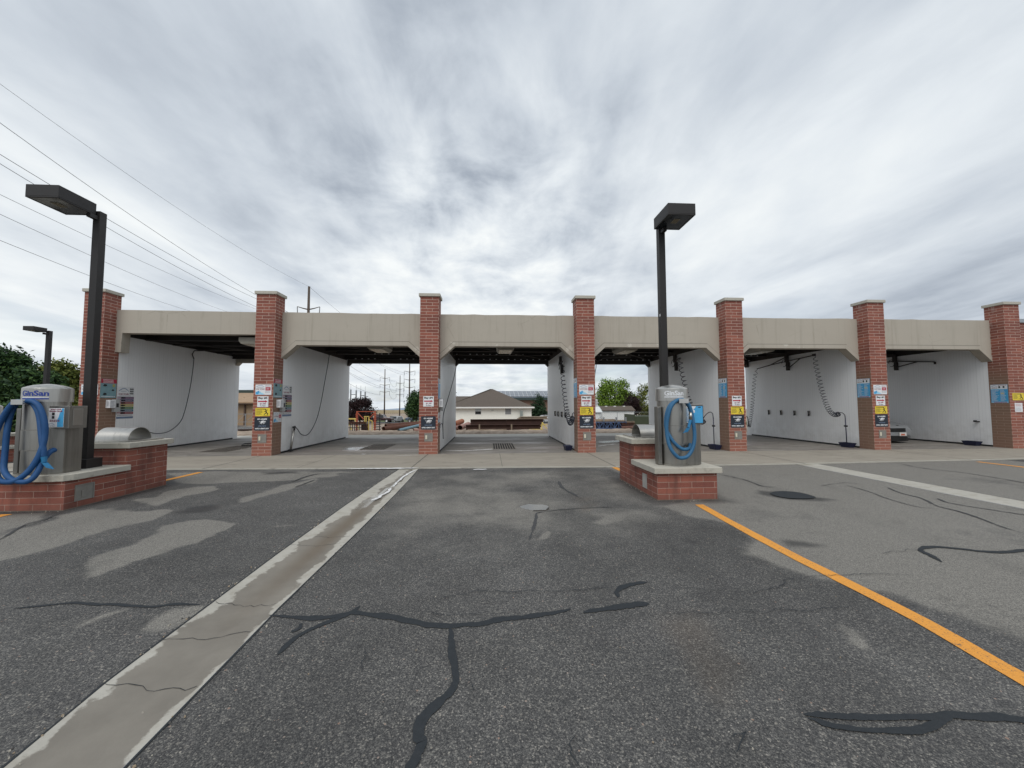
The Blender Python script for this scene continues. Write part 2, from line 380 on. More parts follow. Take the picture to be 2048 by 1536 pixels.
    return b.fin(c, rough, None, .35)
M_ASPH = asphalt()
def gutter_mat():
    b = NB('gutter_concrete'); o = b.obj(); n = b.noise(o, 50, 3); nm = b.noise(o, 2.4, 6, .62); nl = b.noise(o, 7, 5, .6)
    nr = b.noise(o, 3.4, 9, .68); wet = b.attr('wet'); silt = b.attr('silt'); water = b.attr('water')
    w = b.math('MULTIPLY', b.math('SUBTRACT', b.math('ADD', wet, b.math('MULTIPLY', b.math('SUBTRACT', nr, .5), 1.9)), .45, None, True), 9.0, None, True)
    c = b.mix(nm, (.28, .265, .23), (.47, .45, .40)); c = b.mix(.3, c, b.mix(n, (.30, .29, .26), (.6, .58, .52)))
    c = b.mix(b.math('MULTIPLY', b.math('SUBTRACT', nl, .48, None, True), 2.4, None, True), c, (.27, .24, .19))
    c = b.mix(w, c, b.mix(nm, (.115, .102, .084), (.27, .247, .209)))
    c = b.mix(b.math('MULTIPLY', b.math('MULTIPLY', silt, w), .8), c, (.125, .092, .058))
    b.bump(n, .2, .004)
    r = b.math('MULTIPLY_ADD', w, -.28, .85); r = b.math('SUBTRACT', r, b.math('MULTIPLY', b.math('GREATER_THAN', water, .5), .52))
    return b.fin(c, r)
M_GUT = gutter_mat()
def seal_mat():
    b = NB('crack_sealant'); o = b.obj(); n = b.noise(o, 30, 4); v = b.vor(o, 120)
    c = b.mix(n, (.020, .024, .028), (.036, .041, .046)); c = b.mix(b.math('MULTIPLY', b.math('LESS_THAN', v.outputs['Distance'], .25), b.math('MULTIPLY', n, .4)), c, (.08, .08, .08))
    b.bump(n, .3, .004); return b.fin(c, .85, None, .25)
M_SEAL = seal_mat()
M_SEAL2 = plain('old_sealant', (.050, .051, .053), .85, 0, .3, 25)
def yellow_mat():
    b = NB('yellow_line_paint'); o = b.obj(); n = b.noise(o, 70, 4, .7); n2 = b.noise(o, 4, 5, .6)
    c = b.mix(b.math('MULTIPLY', b.math('SUBTRACT', n, .50, None, True), 3.0, None, True), (.72, .31, .045), (.44, .19, .04))
    c = b.mix(b.math('MULTIPLY', b.math('SUBTRACT', n2, .58, None, True), 3.0, None, True), c, (.50, .26, .09))
    v = b.vor(o, 110); c = b.mix(b.math('MULTIPLY', b.math('GREATER_THAN', b.math('ADD', n, b.math('MULTIPLY', n2, .35)), .80), .8), c, (.09, .08, .07)); b.bump(v.outputs['Distance'], .4, .005); return b.fin(c, .8)
M_YEL = yellow_mat()
def water_mat():
    b = NB('water_film'); o = b.obj(); n = b.noise(o, 6, 3); b.bump(n, .02, .002)
    return b.fin((.12, .112, .10), .2, None, .45)
M_WATER = water_mat()
def steel_mat(name, c=(.56, .55, .52), rough=.36):
    b = NB(name); o = b.obj(); n = b.noise(b.mapv(o, (18, 18, 1.2)), 1.0, 6, .6); n2 = b.noise(o, 3, 5, .6)
    k = b.mix(n, tuple(x*.8 for x in c), c); k = b.mix(b.math('MULTIPLY', b.math('SUBTRACT', n2, .55, None, True), 2.2, None, True), k, tuple(x*.55 for x in c))
    n4 = b.noise(b.mapv(o, (9, 9, .5)), 1.0, 5, .62); k = b.mix(b.math('MULTIPLY', b.math('SUBTRACT', n4, .52, None, True), 3.2, None, True), k, tuple(x*.32 for x in c))
    b.bump(n, .05, .004); b.b.inputs['Anisotropic'].default_value = .4
    return b.fin(k, b.math('MULTIPLY_ADD', n2, .25, rough-.08), 1.0)
M_STEEL = steel_mat('brushed_steel', (.58, .565, .53), .34); M_STEEL2 = steel_mat('dull_steel', (.47, .455, .42), .30); M_STEEL3 = steel_mat('cabinet_steel', (.33, .32, .295), .40)
def hose_mat(name, c1, c2):
    b = NB(name); o = b.obj(); n = b.noise(o, 5, 4); c = b.mix(n, c1, c2); w = b.noise(o, 130, 2); b.bump(w, .35, .004); return b.fin(c, .62)
M_HOSE = hose_mat('blue_hose', (.014, .090, .20), (.035, .155, .30)); M_HOSE_D = hose_mat('deep_blue_hose', (.004, .048, .16), (.008, .082, .235))
M_BLACK = plain('black_rubber', (.016, .016, .018), .55); M_NAVY = plain('navy_plastic', (.012, .016, .05), .5)
M_HOSE_N = plain('dark_blue_hose_rubber', (.014, .018, .032), .5)
M_BRONZE = plain('bronze_paint', (.013, .011, .0105), .55, 0, .15, 4)
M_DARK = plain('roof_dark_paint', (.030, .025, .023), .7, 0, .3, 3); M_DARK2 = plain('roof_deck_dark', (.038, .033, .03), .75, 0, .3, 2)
M_FIX = plain('fixture_beige', (.27, .25, .205), .5, 0, .1); M_LENS = plain('fixture_lens', (.33, .30, .22), .25)
M_WHITE = plain('white_sign', (.74, .75, .77), .45, 0, .05, 8); M_GREYBOX = plain('grey_box', (.42, .43, .43), .5)
M_COVER = plain('outlet_grey', (.22, .21, .19), .5, 0, .2); M_CREAM = plain('cream_plastic', (.62, .58, .46), .45)
M_RED = plain('sign_red', (.42, .018, .045), .5, 0, .05); M_INK = plain('sign_black', (.012, .012, .014), .5, 0, .1)
M_SKYB = plain('sign_blue', (.065, .36, .66), .45, 0, .10, 14); M_LBLUE = plain('sign_pale_blue', (.34, .62, .80), .45, 0, .1, 14)
M_YS = plain('sign_yellow', (.76, .58, .045), .5, 0, .12, 10); M_NAVYS = plain('sign_navy', (.012, .019, .032), .5, 0, .1)
M_TEAL = plain('sign_teal', (.19, .33, .37), .45, 0, .15, 9); M_LBL = plain('letter_blue', (.025, .055, .29), .45, 0, .05)
M_GLASS = plain('dark_glass', (.02, .025, .03), .08); M_NOZ = plain('nozzle_blue', (.02, .17, .36), .45)

# ---------------------------------------------------------------- text
_tc = {}
def text_mesh(body, bold=.0):
    k = (body, bold)
    if k not in _tc:
        cu = bpy.data.curves.new('lettering', 'FONT'); cu.body = body; cu.size = 1; cu.offset = bold; cu.resolution_u = 3; cu.align_x = 'LEFT'
        o = bpy.data.objects.new('lettering', cu); me = bpy.data.meshes.new_from_object(o)
        vs = np.array([v.co[:] for v in me.vertices]); fs = [list(p.vertices) for p in me.polygons]
        mn = vs.min(0); mx = vs.max(0); vs = (vs-mn)/(mx-mn+1e-9); _tc[k] = (vs, fs)
        bpy.data.objects.remove(o); bpy.data.meshes.remove(me); bpy.data.curves.remove(cu)
    return _tc[k]
def put_text(mb, body, x0, x1, z0, z1, y, mat, bold=.02):
    vs, fs = text_mesh(body, bold)
    mb.add([(x0+v[0]*(x1-x0), y, z0+v[1]*(z1-z0)) for v in vs], fs, mat)
def rect(mb, x0, x1, z0, z1, y, mat): mb.quad((x0, y, z0), (x1, y, z0), (x1, y, z1), (x0, y, z1), mat)
def shape(mb, pts, x0, x1, z0, z1, y, mat):
    mb.add([(x0+a*(x1-x0), y, z0+b*(z1-z0)) for a, b in pts], [tuple(range(len(pts)))], mat)
def lines(mb, x0, x1, z0, z1, n, y, mat, fill=.4, ragged=.35):
    h = (z1-z0)/n
    for i in range(n):
        x = x0; e_ = x1-(x1-x0)*ragged*random.random()
        while x < e_-.004:
            wd = random.uniform(.012, .035); rect(mb, x, min(e_, x+wd), z0+h*i+h*(.5-fill/2), z0+h*i+h*(.5+fill/2), y, mat); x += wd+.007
# ================================================================ SETTING: ground
ACT = dict(D=12.8156, X0=-12.9703, S=5.3146, PW=.62, DP=.5532, H=5.2893)
D, X0, S, PW, DP, H = (ACT[k] for k in ('D', 'X0', 'S', 'PW', 'DP', 'H'))
YB = 19.5                                           # back edge of the wash bays
EDGE = [(-40, 10.6), (-13, 10.42), (-8.1, 10.28), (-3.6, 10.1), (-1.8, 9.99), (.27, 9.98), (3.25, 9.86), (8.27, 9.976), (13.1, 10.26), (20, 10.6), (40, 11.5)]
def edge_y(x): return float(np.interp(x, [a for a, _ in EDGE], [b for _, b in EDGE]))
def gl(y): return np.interp(y, [1.0, 1.9, 2.5, 4.4, 6.5, 8.5, 10.3], [-2.12, -2.20, -2.275, -2.34, -2.36, -2.34, -2.295])
def gr(y): return np.interp(y, [1.0, 1.9, 3.3, 5.0, 7, 8.5, 10.3], [-1.60, -1.665, -1.715, -1.715, -1.735, -1.77, -1.838])
def left_drop(x): 
    t = np.clip((-np.asarray(x, float)-13.2)/3.0, 0, 1); return -.30*t*t*(3-2*t)
def gpt(px, py): p = at(px, py, Z=0); return (p.x, p.y)
def z1(pts): return [gpt(x/2, 880+y/2) for x, y in pts]          # survey sheets of the lot: left half
def z2(pts): return [gpt(1024+x/2, 880+y/2) for x, y in pts]     # right half
def inside(P, poly):
    x, y = P[:, 0], P[:, 1]; r = np.zeros(len(P), bool); n = len(poly)
    for i in range(n):
        (x1_, y1_), (x2_, y2_) = poly[i], poly[(i+1) % n]
        c = ((y1_ > y) != (y2_ > y)); 
        with np.errstate(divide='ignore', invalid='ignore'):
            r ^= c & (x < (x2_-x1_)*(y-y1_)/(y2_-y1_+1e-12)+x1_)
    return r
def soft(P, poly, w):                                # soft-edged polygon mask
    d = np.full(len(P), 1e9); n = len(poly)
    for i in range(n):
        a = np.array(poly[i]); b_ = np.array(poly[(i+1) % n]); ab = b_-a
        t = np.clip(((P-a)@ab)/(ab@ab+1e-12), 0, 1); d = np.minimum(d, np.linalg.norm(P-a-t[:, None]*ab, axis=1))
    s = np.where(inside(P, poly), d, -d)
    return np.clip(s/(2*w)+.5, 0, 1)
def vnoise(P, sc, seed=0):                            # value noise
    r = np.random.default_rng(seed); T = r.random((64, 64)); q = P*sc; i = np.floor(q).astype(int); f = q-i; f = f*f*(3-2*f)
    g = lambda a, b_: T[(i[:, 0]+a) % 64, (i[:, 1]+b_) % 64]
    return (g(0, 0)*(1-f[:, 0])+g(1, 0)*f[:, 0])*(1-f[:, 1])+(g(0, 1)*(1-f[:, 0])+g(1, 1)*f[:, 0])*f[:, 1]
def grid(name, xs, ys, zf, mat, skip=None, warp=None, attrs=None):
    X, Y = np.meshgrid(xs, ys); P = np.stack([X.ravel(), Y.ravel()], 1)
    if warp is not None: P = warp(P)
    Z = zf(P); nx, ny = len(xs), len(ys)
    V = np.concatenate([P, Z[:, None]], 1)
    i, j = np.meshgrid(np.arange(nx-1), np.arange(ny-1)); a = (j*nx+i).ravel()
    F = np.stack([a, a+1, a+nx+1, a+nx], 1)
    if skip is not None:
        c = V[F].mean(1); F = F[~skip(i.ravel(), j.ravel(), c)]
    me = bpy.data.meshes.new(name); me.vertices.add(len(V)); me.vertices.foreach_set('co', V.ravel())
    me.loops.add(len(F)*4); me.loops.foreach_set('vertex_index', F.ravel()); me.polygons.add(len(F))
    me.polygons.foreach_set('loop_start', np.arange(len(F))*4); me.polygons.foreach_set('use_smooth', np.ones(len(F), bool))
    me.update(calc_edges=True); me.validate()
    for k, fn in (attrs or {}).items():
        at_ = me.attributes.new(k, 'FLOAT', 'POINT'); at_.data.foreach_set('value', fn(P).astype(np.float32))
    me.materials.append(mat); o = bpy.data.objects.new(name, me); COL.objects.link(o); return o

DRY_BIG = z2([(560, 262), (700, 300), (800, 320), (870, 345), (905, 390), (940, 430), (1000, 470), (1060, 495), (1150, 530), (1230, 550), (1330, 570), (1400, 600), (1480, 625),
              (1600, 650), (1720, 700), (1830, 740), (1950, 780), (2300, 860), (2700, 900)])+[(14.5, 5.0), (15, 10.5), (3.0, 10.5), (3.4, 6.5)]
DRY = [z1(p) for p in (
    [(-200, 300), (215, 297), (120, 330), (0, 385), (-100, 430), (-200, 460)],
    [(-300, 560), (0, 490), (180, 445), (330, 395), (470, 360), (640, 300), (655, 285), (560, 280), (400, 270), (250, 300), (100, 350), (-100, 420)],
    [(310, 520), (330, 500), (420, 450), (480, 430), (560, 390), (640, 345), (750, 320), (900, 330), (920, 340), (830, 380), (760, 420), (680, 435), (640, 460), (560, 480), (430, 530), (350, 550)],
    [(500, 240), (600, 235), (700, 200), (800, 180), (870, 185), (860, 200), (760, 225), (650, 265), (560, 260)],
    [(960, 240), (1060, 205), (1130, 180), (1270, 150), (1280, 165), (1180, 190), (1110, 215), (1000, 245)],
    [(380, 735), (400, 705), (450, 685), (540, 670), (470, 700), (420, 720)], [(600, 760), (680, 700), (770, 670), (800, 680), (740, 715), (660, 770)],
    [(670, 130), (900, 125), (1300, 128), (1420, 128), (1200, 160), (900, 170), (720, 175)],
    [(1060, 348), (1240, 340), (1250, 346), (1100, 352)])]
DRY += [z2(p) for p in ([(360, 340), (380, 300), (470, 290), (470, 315), (400, 350)], [(80, 400), (110, 370), (150, 372), (140, 392)],
                        [(1290, 730), (1360, 760), (1420, 820), (1390, 840), (1310, 790)])]
SOFTDRY = [z1([(1500, 200), (1700, 130), (2048, 120), (2400, 120), (2600, 170), (2700, 330), (2400, 420), (2000, 420), (1600, 420), (1500, 330)])]
STAIN = [z1([(710, 290), (750, 270), (850, 260), (890, 268), (840, 285), (740, 297)]), z1([(1040, 130), (1180, 128), (1200, 133), (1060, 138)])]
STAIN += [z2([(970, 200), (1030, 205), (1070, 203), (1130, 207), (1215, 230), (1300, 240), (1200, 244), (1110, 238), (1050, 230), (980, 215)]), z2([(700, 395), (730, 400), (740, 412), (700, 410)]),
          z2([(1090, 400), (1180, 405), (1260, 420), (1200, 430), (1100, 425)]), z2([(1480, 640), (1600, 655), (1620, 670), (1500, 665)])]
BROWN = [z2([(240, 225), (320, 230), (330, 240), (280, 250), (250, 245)]), z2([(260, 270), (330, 250), (320, 275), (285, 287)]), z2([(600, 700), (760, 690), (900, 900), (860, 1060), (760, 960), (660, 820)]),
         z1([(720, 285), (880, 262), (880, 270), (760, 292)])]
PUD = [z2([(28, 266), (60, 255), (120, 257), (152, 268), (140, 283), (90, 286), (48, 276)]), z2([(1038, 213), (1075, 208), (1130, 211), (1210, 229), (1170, 236), (1110, 234), (1055, 226)])]
def a_dry(P):
    wv = P+np.stack([vnoise(P, 2.2, 1)-.5, vnoise(P, 2.2, 2)-.5], 1)*.28+np.stack([vnoise(P, 9, 3)-.5, vnoise(P, 9, 4)-.5], 1)*.08
    r = soft(wv, DRY_BIG, .10)*.95
    r *= .60+.55*vnoise(P*np.array([.6, 1.6]), .8, 9)*np.clip(vnoise(P*np.array([.7, 1.5]), 2.1, 10)+.45, 0, 1)
    for p in DRY: r = np.maximum(r, soft(wv, p, .06)*(.62+.42*vnoise(P, 3, 5)))
    for p in SOFTDRY: r = np.maximum(r, soft(wv, p, .7)*.50*(.5+vnoise(P, 1.6, 61)))
    r = np.maximum(r, np.clip((P[:, 1]-8.2)/1.6, 0, 1)*.30*vnoise(P, 1.3, 6)*1.6)
    return r
def a_poly(polys, w, k=1.0, wob=.1):
    def f(P):
        wv = P+np.stack([vnoise(P, 5, 11)-.5, vnoise(P, 5, 12)-.5], 1)*wob; r = np.zeros(len(P))
        for p in polys: r = np.maximum(r, soft(wv, p, w)*k)
        return r
    return f
def stains_and_contact_shade(P):
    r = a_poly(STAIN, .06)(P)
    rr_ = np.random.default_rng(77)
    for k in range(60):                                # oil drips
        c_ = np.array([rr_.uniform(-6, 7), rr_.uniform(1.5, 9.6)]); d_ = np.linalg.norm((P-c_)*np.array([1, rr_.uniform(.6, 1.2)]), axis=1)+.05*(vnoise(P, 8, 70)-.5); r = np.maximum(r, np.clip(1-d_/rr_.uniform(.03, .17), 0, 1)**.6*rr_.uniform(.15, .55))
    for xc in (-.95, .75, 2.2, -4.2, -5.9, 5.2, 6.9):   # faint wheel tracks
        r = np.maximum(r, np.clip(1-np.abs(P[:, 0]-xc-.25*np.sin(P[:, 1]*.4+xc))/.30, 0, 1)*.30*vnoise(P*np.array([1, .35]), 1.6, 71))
    for cx in (3.40, -7.21):  # contact shade of the islands, painted into the asphalt as a dark margin
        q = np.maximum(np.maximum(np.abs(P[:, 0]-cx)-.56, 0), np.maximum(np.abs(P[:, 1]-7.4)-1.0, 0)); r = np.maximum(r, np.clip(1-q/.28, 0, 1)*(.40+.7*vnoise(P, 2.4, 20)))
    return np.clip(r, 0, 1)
G1X = 0.0
xs = np.unique(np.concatenate([np.arange(-13.5, -2.5, .055), np.linspace(-2.5, -2.32, 5), [-2.02], np.linspace(-1.74, -1.5, 5), np.arange(-1.45, 8.32, .055), [8.32, 8.95], np.arange(9.0, 15.01, .06)]))
ys = np.concatenate([np.arange(.9, 4, .045), np.arange(4, 10.7, .055)])
iL = int(np.argmin(abs(xs+2.32))); iR = int(np.argmin(abs(xs+1.74))); jL = int(np.argmin(abs(xs-8.32))); jR = int(np.argmin(abs(xs-8.95)))
def warp1(P):
    x, y = P[:, 0].copy(), P[:, 1]; L, Rr = gl(y), gr(y)
    wl_ = np.clip(1-np.abs(x+2.32)/.7, 0, 1); wr_ = np.clip(1-np.abs(x+1.74)/.7, 0, 1)
    k = x <= -2.03; x2 = np.where(k, x+(L+2.32)*wl_, x+(Rr+1.74)*wr_); return np.stack([x2, y], 1)
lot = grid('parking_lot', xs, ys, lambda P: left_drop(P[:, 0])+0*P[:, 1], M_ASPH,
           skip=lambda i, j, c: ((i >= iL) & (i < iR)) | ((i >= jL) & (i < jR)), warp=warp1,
           attrs={'dry': a_dry, 'stain': stains_and_contact_shade, 'water': a_poly(PUD, .02, 1, .06), 'brown': a_poly(BROWN, .10)})
tag(lot, 'worn grey asphalt lot in front of the wash bays', None, None, 'structure')
far_lot = grid('parking_lot_surround', np.array([-60, -40, -30, -24, -20, -18.5] + list(np.arange(-17.5, -13.3, .5)) + [-13.5]), np.array([-25, -10, .9, 4, 8, 10.7, 14, 20, 26, 36]),
               lambda P: left_drop(P[:, 0])-.002, M_ASPH, attrs={'dry': lambda P: .35+0*P[:, 0], 'stain': lambda P: 0*P[:, 0], 'water': lambda P: 0*P[:, 0], 'brown': lambda P: 0*P[:, 0]})
tag(far_lot, kind='structure')
o = MB().quad((-13.5, -25, 0), (60, -25, 0), (60, .9, 0), (-13.5, .9, 0)).quad((15.0, .9, 0), (60, .9, 0), (60, 10.7, 0), (15.0, 10.7, 0)).build('parking_lot_near', M_ASPH); tag(o, kind='structure')

# gutters: shallow concrete channels let into the asphalt
GN = 11
def gutter(name, fl, fr, y0, y1, seed, wetf, siltf, waterf):
    yy = np.arange(y0, y1+.001, .05); tt = np.linspace(0, 1, GN); V = []; A = {'wet': [], 'silt': [], 'water': []}
    for y in yy:
        l, r = float(fl(y)), float(fr(y))
        for t in tt:
            V.append((l+(r-l)*t, y, .003-.030*(1-abs(2*t-1))**.8))
            A['wet'].append(wetf(t, y)); A['silt'].append(siltf(t, y)); A['water'].append(waterf(t, y))
    n = len(yy); F = [(j*GN+i, j*GN+i+1, (j+1)*GN+i+1, (j+1)*GN+i) for j in range(n-1) for i in range(GN-1)]
    mb = MB(); mb.v = V; mb.f = F; o = mb.build(name, M_GUT, smooth=True)
    for k, x in A.items(): o.data.attributes.new(k, 'FLOAT', 'POINT').data.foreach_set('value', np.array(x, np.float32))
    return tag(o, kind='structure')
def wetf(t, y):
    # wet track: fills the channel close by, narrows to a trickle near the apron
    w = float(np.interp(y, [1.5, 2.4, 3.2, 4.3, 5.3, 6.2, 7.2, 8.6, 10.2], [.50, .46, .40, .33, .30, .24, .20, .13, .10]))
    w += .13*(vnoise(np.array([[y*2.3+(5 if t > .5 else 0), 1.5]]), 1, 31)[0]-.5)+.09*(vnoise(np.array([[y*7+(9 if t > .5 else 0), 2.5]]), 1, 32)[0]-.5)
    c = float(np.interp(y, [2, 6, 10.2], [.5, .53, .58])); return float(np.clip(.5+(w-abs(t-c))/.30, 0, 1))
def siltf(t, y): return float(max(0, 1-abs(t-.55)/.26)*np.clip(1.3-abs(y-5.3)/1.9, 0, 1))
def waterf(t, y):
    c = float(np.interp(y, [6.4, 7.1, 8.0, 9.0, 10.2], [.42, .45, .56, .66, .74])); w = float(np.interp(y, [6.2, 6.5, 6.9, 7.3, 8.2, 9.0, 10.2], [0, .11, .15, .07, .04, .035, .05]))
    return 1.0 if (abs(t-c) < w and w > 0) else 0.0
gutter('drain_gutter', gl, gr, .9, 10.0, 1, wetf, siltf, waterf)
gutter('drain_gutter', lambda y: 8.32, lambda y: 8.95, .9, 10.0, 2, lambda t, y: .12, lambda t, y: 0, lambda t, y: 0)
# dark seams where asphalt meets the gutters
mb = MB()
for f, sgn in ((gl, -1), (gr, 1)):
    ysm = np.arange(.9, 10.0, .12); prev = None
    for y in ysm:
        x = float(f(y)); w = .010+.008*random.random(); cur = ((x+sgn*.002, y, .0045), (x+sgn*(.002+w), y, .0045))
        if prev: mb.quad(prev[0], prev[1], cur[1], cur[0]) if sgn > 0 else mb.quad(prev[1], prev[0], cur[0], cur[1])
        prev = cur
for x, sgn in ((8.32, -1), (8.95, 1)):
    mb.quad((x, .9, .0045), (x+sgn*.014, .9, .0045), (x+sgn*.014, 10, .0045), (x, 10, .0045))
o = mb.build('pavement_seam', M_SEAL); tag(o, kind='structure')
# hairline joints across the gutter
mb = MB()
for px, py, qx, qy in ((320, 1280, 502, 1262), (205, 1365, 390, 1376), (430, 1205, 550, 1208), (575, 1090, 690, 1085), (630, 1070, 700, 1072)):
    a, b_ = gpt(px, py), gpt(qx, qy); prev = None
    for k in range(13):
        t = k/12; x = a[0]+(b_[0]-a[0])*t; y = a[1]+(b_[1]-a[1])*t+random.uniform(-.018, .018)
        L, Rr = float(gl(y)), float(gr(y)); u = (x-L)/(Rr-L); z = .006-.030*(1-abs(2*min(max(u, 0), 1)-1))**.8; w = random.uniform(.001, .003)
        cur = ((x, y-w, z), (x, y+w, z))
        if prev: mb.quad(prev[0], cur[0], cur[1], prev[1])
        prev = cur
tag(mb.build('gutter_crack', M_SEAL), kind='structure')

# sealed cracks in the asphalt
def ribbon(mb, pts, hw, z=.004, wob=.30, step=.03, jit=0.0):
    P = [Vector((x, y, 0)) for x, y in pts]; P = smooth_path(P, 6) if len(P) > 2 else P
    Q = [P[0]]
    for a, b_ in zip(P, P[1:]):
        n = max(1, int((b_-a).length/step))
        for k in range(1, n+1): Q.append(a.lerp(b_, k/n))
    N = len(Q); prev = None; sd = random.uniform(0, 50); q = np.arange(N)*step
    def wn_(o_): 
        w_ = np.stack([q, 0*q+sd+o_], 1); return (vnoise(w_, 5, 51)-.5)*1.3+(vnoise(w_, 14, 52)-.5)*.8+(vnoise(w_, 33, 53)-.5)*.75
    A, B_, J = wn_(0), wn_(7.3), (vnoise(np.stack([q, 0*q+sd], 1), 9, 54)-.5)*2*jit+(vnoise(np.stack([q, 0*q+sd], 1), 31, 55)-.5)*jit
    for i, p in enumerate(Q):
        d = (Q[min(i+1, N-1)]-Q[max(i-1, 0)]).normalized(); nn = Vector((-d.y, d.x, 0)); s_ = i/(N-1); p = p+nn*float(J[i])
        w0 = hw*min(1, .25+s_*9, .25+(1-s_)*9); dzz = z+float(left_drop(p.x))
        cur = (p+nn*w0*max(.15, 1+wob*2*float(A[i]))+Vector((0, 0, dzz)), p-nn*w0*max(.15, 1+wob*2*float(B_[i]))+Vector((0, 0, dzz)))
        if prev: mb.quad(prev[1], cur[1], cur[0], prev[0])
        prev = cur
CR = [(z1([(60, 675), (130, 668), (210, 660), (290, 652), (350, 655), (390, 660), (450, 658), (540, 665), (620, 668), (700, 658), (800, 660)]), .020),
 (z1([(1080, 703), (1150, 708), (1230, 712), (1300, 712), (1380, 700), (1420, 692), (1500, 700), (1560, 708), (1620, 720), (1700, 738), (1780, 743), (1850, 742), (1920, 735), (1980, 722), (2048, 715), (2108, 709), (2168, 701), (2228, 690), (2283, 677)]), .026),
 (z1([(1440, 665), (1410, 690), (1360, 712), (1300, 735), (1230, 765), (1170, 800), (1110, 860)]), .020),
 (z1([(1205, 735), (1200, 755), (1165, 770)]), .014),
 (z1([(1800, 745), (1805, 790), (1812, 850), (1818, 910), (1820, 960), (1800, 1010), (1760, 1050), (1710, 1095), (1680, 1140), (1675, 1190), (1690, 1215), (1665, 1260), (1650, 1312), (1640, 1380)]), .022),
 (z2([(285, 692), (370, 678), (440, 668), (500, 660), (548, 657)]), .030), (z2([(425, 632), (420, 608), (445, 590), (490, 578), (540, 570)]), .024),
 (z2([(1170, 1102), (1250, 1104), (1350, 1107), (1450, 1113), (1560, 1113), (1650, 1112), (1750, 1103), (1850, 1110), (1950, 1110), (2048, 1125), (2200, 1140)]), .026),
 (z2([(1185, 1115), (1260, 1140), (1350, 1158), (1450, 1167), (1560, 1168), (1650, 1158), (1720, 1132), (1760, 1112)]), .022),
 (z2([(1720, 490), (1680, 465), (1640, 445), (1650, 432), (1700, 428), (1780, 435), (1860, 445), (1930, 450), (2000, 448), (2048, 442), (2150, 430)]), .024),
 (z2([(185, 165), (200, 190), (240, 215), (265, 228)]), .028), (z2([(70, 400), (80, 370), (90, 345), (95, 315), (100, 295), (130, 288)]), .022), (z2([(130, 288), (190, 280), (260, 275), (330, 272), (400, 270)]), .010),
 (z2([(1700, 235), (1740, 250), (1800, 262), (1900, 278), (2048, 300), (2150, 310)]), .036), (z2([(1500, 190), (1560, 215), (1640, 235), (1700, 265), (1780, 285), (1860, 310), (1950, 345), (2048, 375)]), .026),
 (z2([(1330, 180), (1420, 205), (1500, 235), (1620, 268), (1700, 275)]), .016), (z2([(840, 140), (930, 160), (1000, 185), (1060, 190)]), .022), (z2([(1230, 185), (1330, 172), (1420, 180)]), .014),
 ([gpt(1792, 926.5), gpt(1848, 937), gpt(1920, 945), gpt(1992, 956), gpt(2048, 966), gpt(2120, 980)], .030),
 (z1([(245, 288), (180, 320), (100, 340), (0, 400), (-80, 440)]), .020), (z1([(1160, 170), (1240, 143), (1285, 135)]), .040), (z1([(1180, 190), (1230, 172), (1260, 160)]), .03)]
FINE = [z2([(-330, 640), (-120, 612), (0, 610), (120, 608), (250, 603), (410, 597)]), z2([(540, 600), (700, 600), (830, 600), (950, 615), (1050, 590), (1130, 555), (1240, 545), (1400, 540), (1600, 540)]),
        z2([(590, 690), (740, 692), (900, 690), (1100, 685), (1200, 683), (1370, 665)]), z2([(1480, 460), (1530, 448), (1640, 440)]), z2([(240, 1180), (238, 1240), (245, 1312)]), z2([(900, 1215), (940, 1180), (890, 1260)]),
        z1([(1430, 920), (1460, 880), (1465, 850)]), z1([(1880, 960), (1890, 1000), (1880, 1020)]), z1([(1700, 700), (1860, 705), (1960, 698)])]
mb = MB(); mb2 = MB()
for k, (p, w) in enumerate(CR): ribbon(mb if k < 10 else mb2, p, w*(.85 if k in (0, 7, 8) else 1.15 if k < 10 else .55 if k >= 13 else .9), .004+.0003*k, .30 if k < 10 else .6)
tag(mb2.build('old_crack_seal', M_SEAL2), kind='structure')
o = mb.build('crack_seal', M_SEAL); tag(o, kind='structure')
mb = MB()
for k, p in enumerate(FINE): ribbon(mb, p, .0026, .0112+.0003*k, .5, .02, .03)
o = mb.build('hairline_crack', M_SEAL); tag(o, kind='structure')
# yellow bay lines
def yline(xa, xb, w):
    mb = MB(); yy = np.linspace(*((xa[-1][1], xa[0][1])), 24); ysrt = sorted(xa, key=lambda t: t[1]); prev = None
    for y in yy:
        x = float(np.interp(y, [t[1] for t in ysrt], [t[0] for t in ysrt])); cur = ((x-w/2+random.uniform(-.004, .004), y, .0052), (x+w/2+random.uniform(-.004, .004), y, .0052))
        if prev: mb.quad(prev[0], prev[1], cur[1], cur[0])
        prev = cur
    return tag(mb.build('parking_line', M_YEL), kind='structure')
yline([(3.42, 6.14), (3.345, 5.2), (3.285, 4.07), (3.285, 2.87), (3.18, 2.15), (3.10, 1.0)], 0, .145)
yline([(3.24, 9.86), (3.30, 8.3)], 0, .15); yline([(-7.08, 9.87), (-7.10, 8.25)], 0, .14); yline([(13.72, 10.05), (13.66, 1.0)], 0, .15); yline([(-7.3, 6.3), (-7.3, 1.0)], 0, .15)

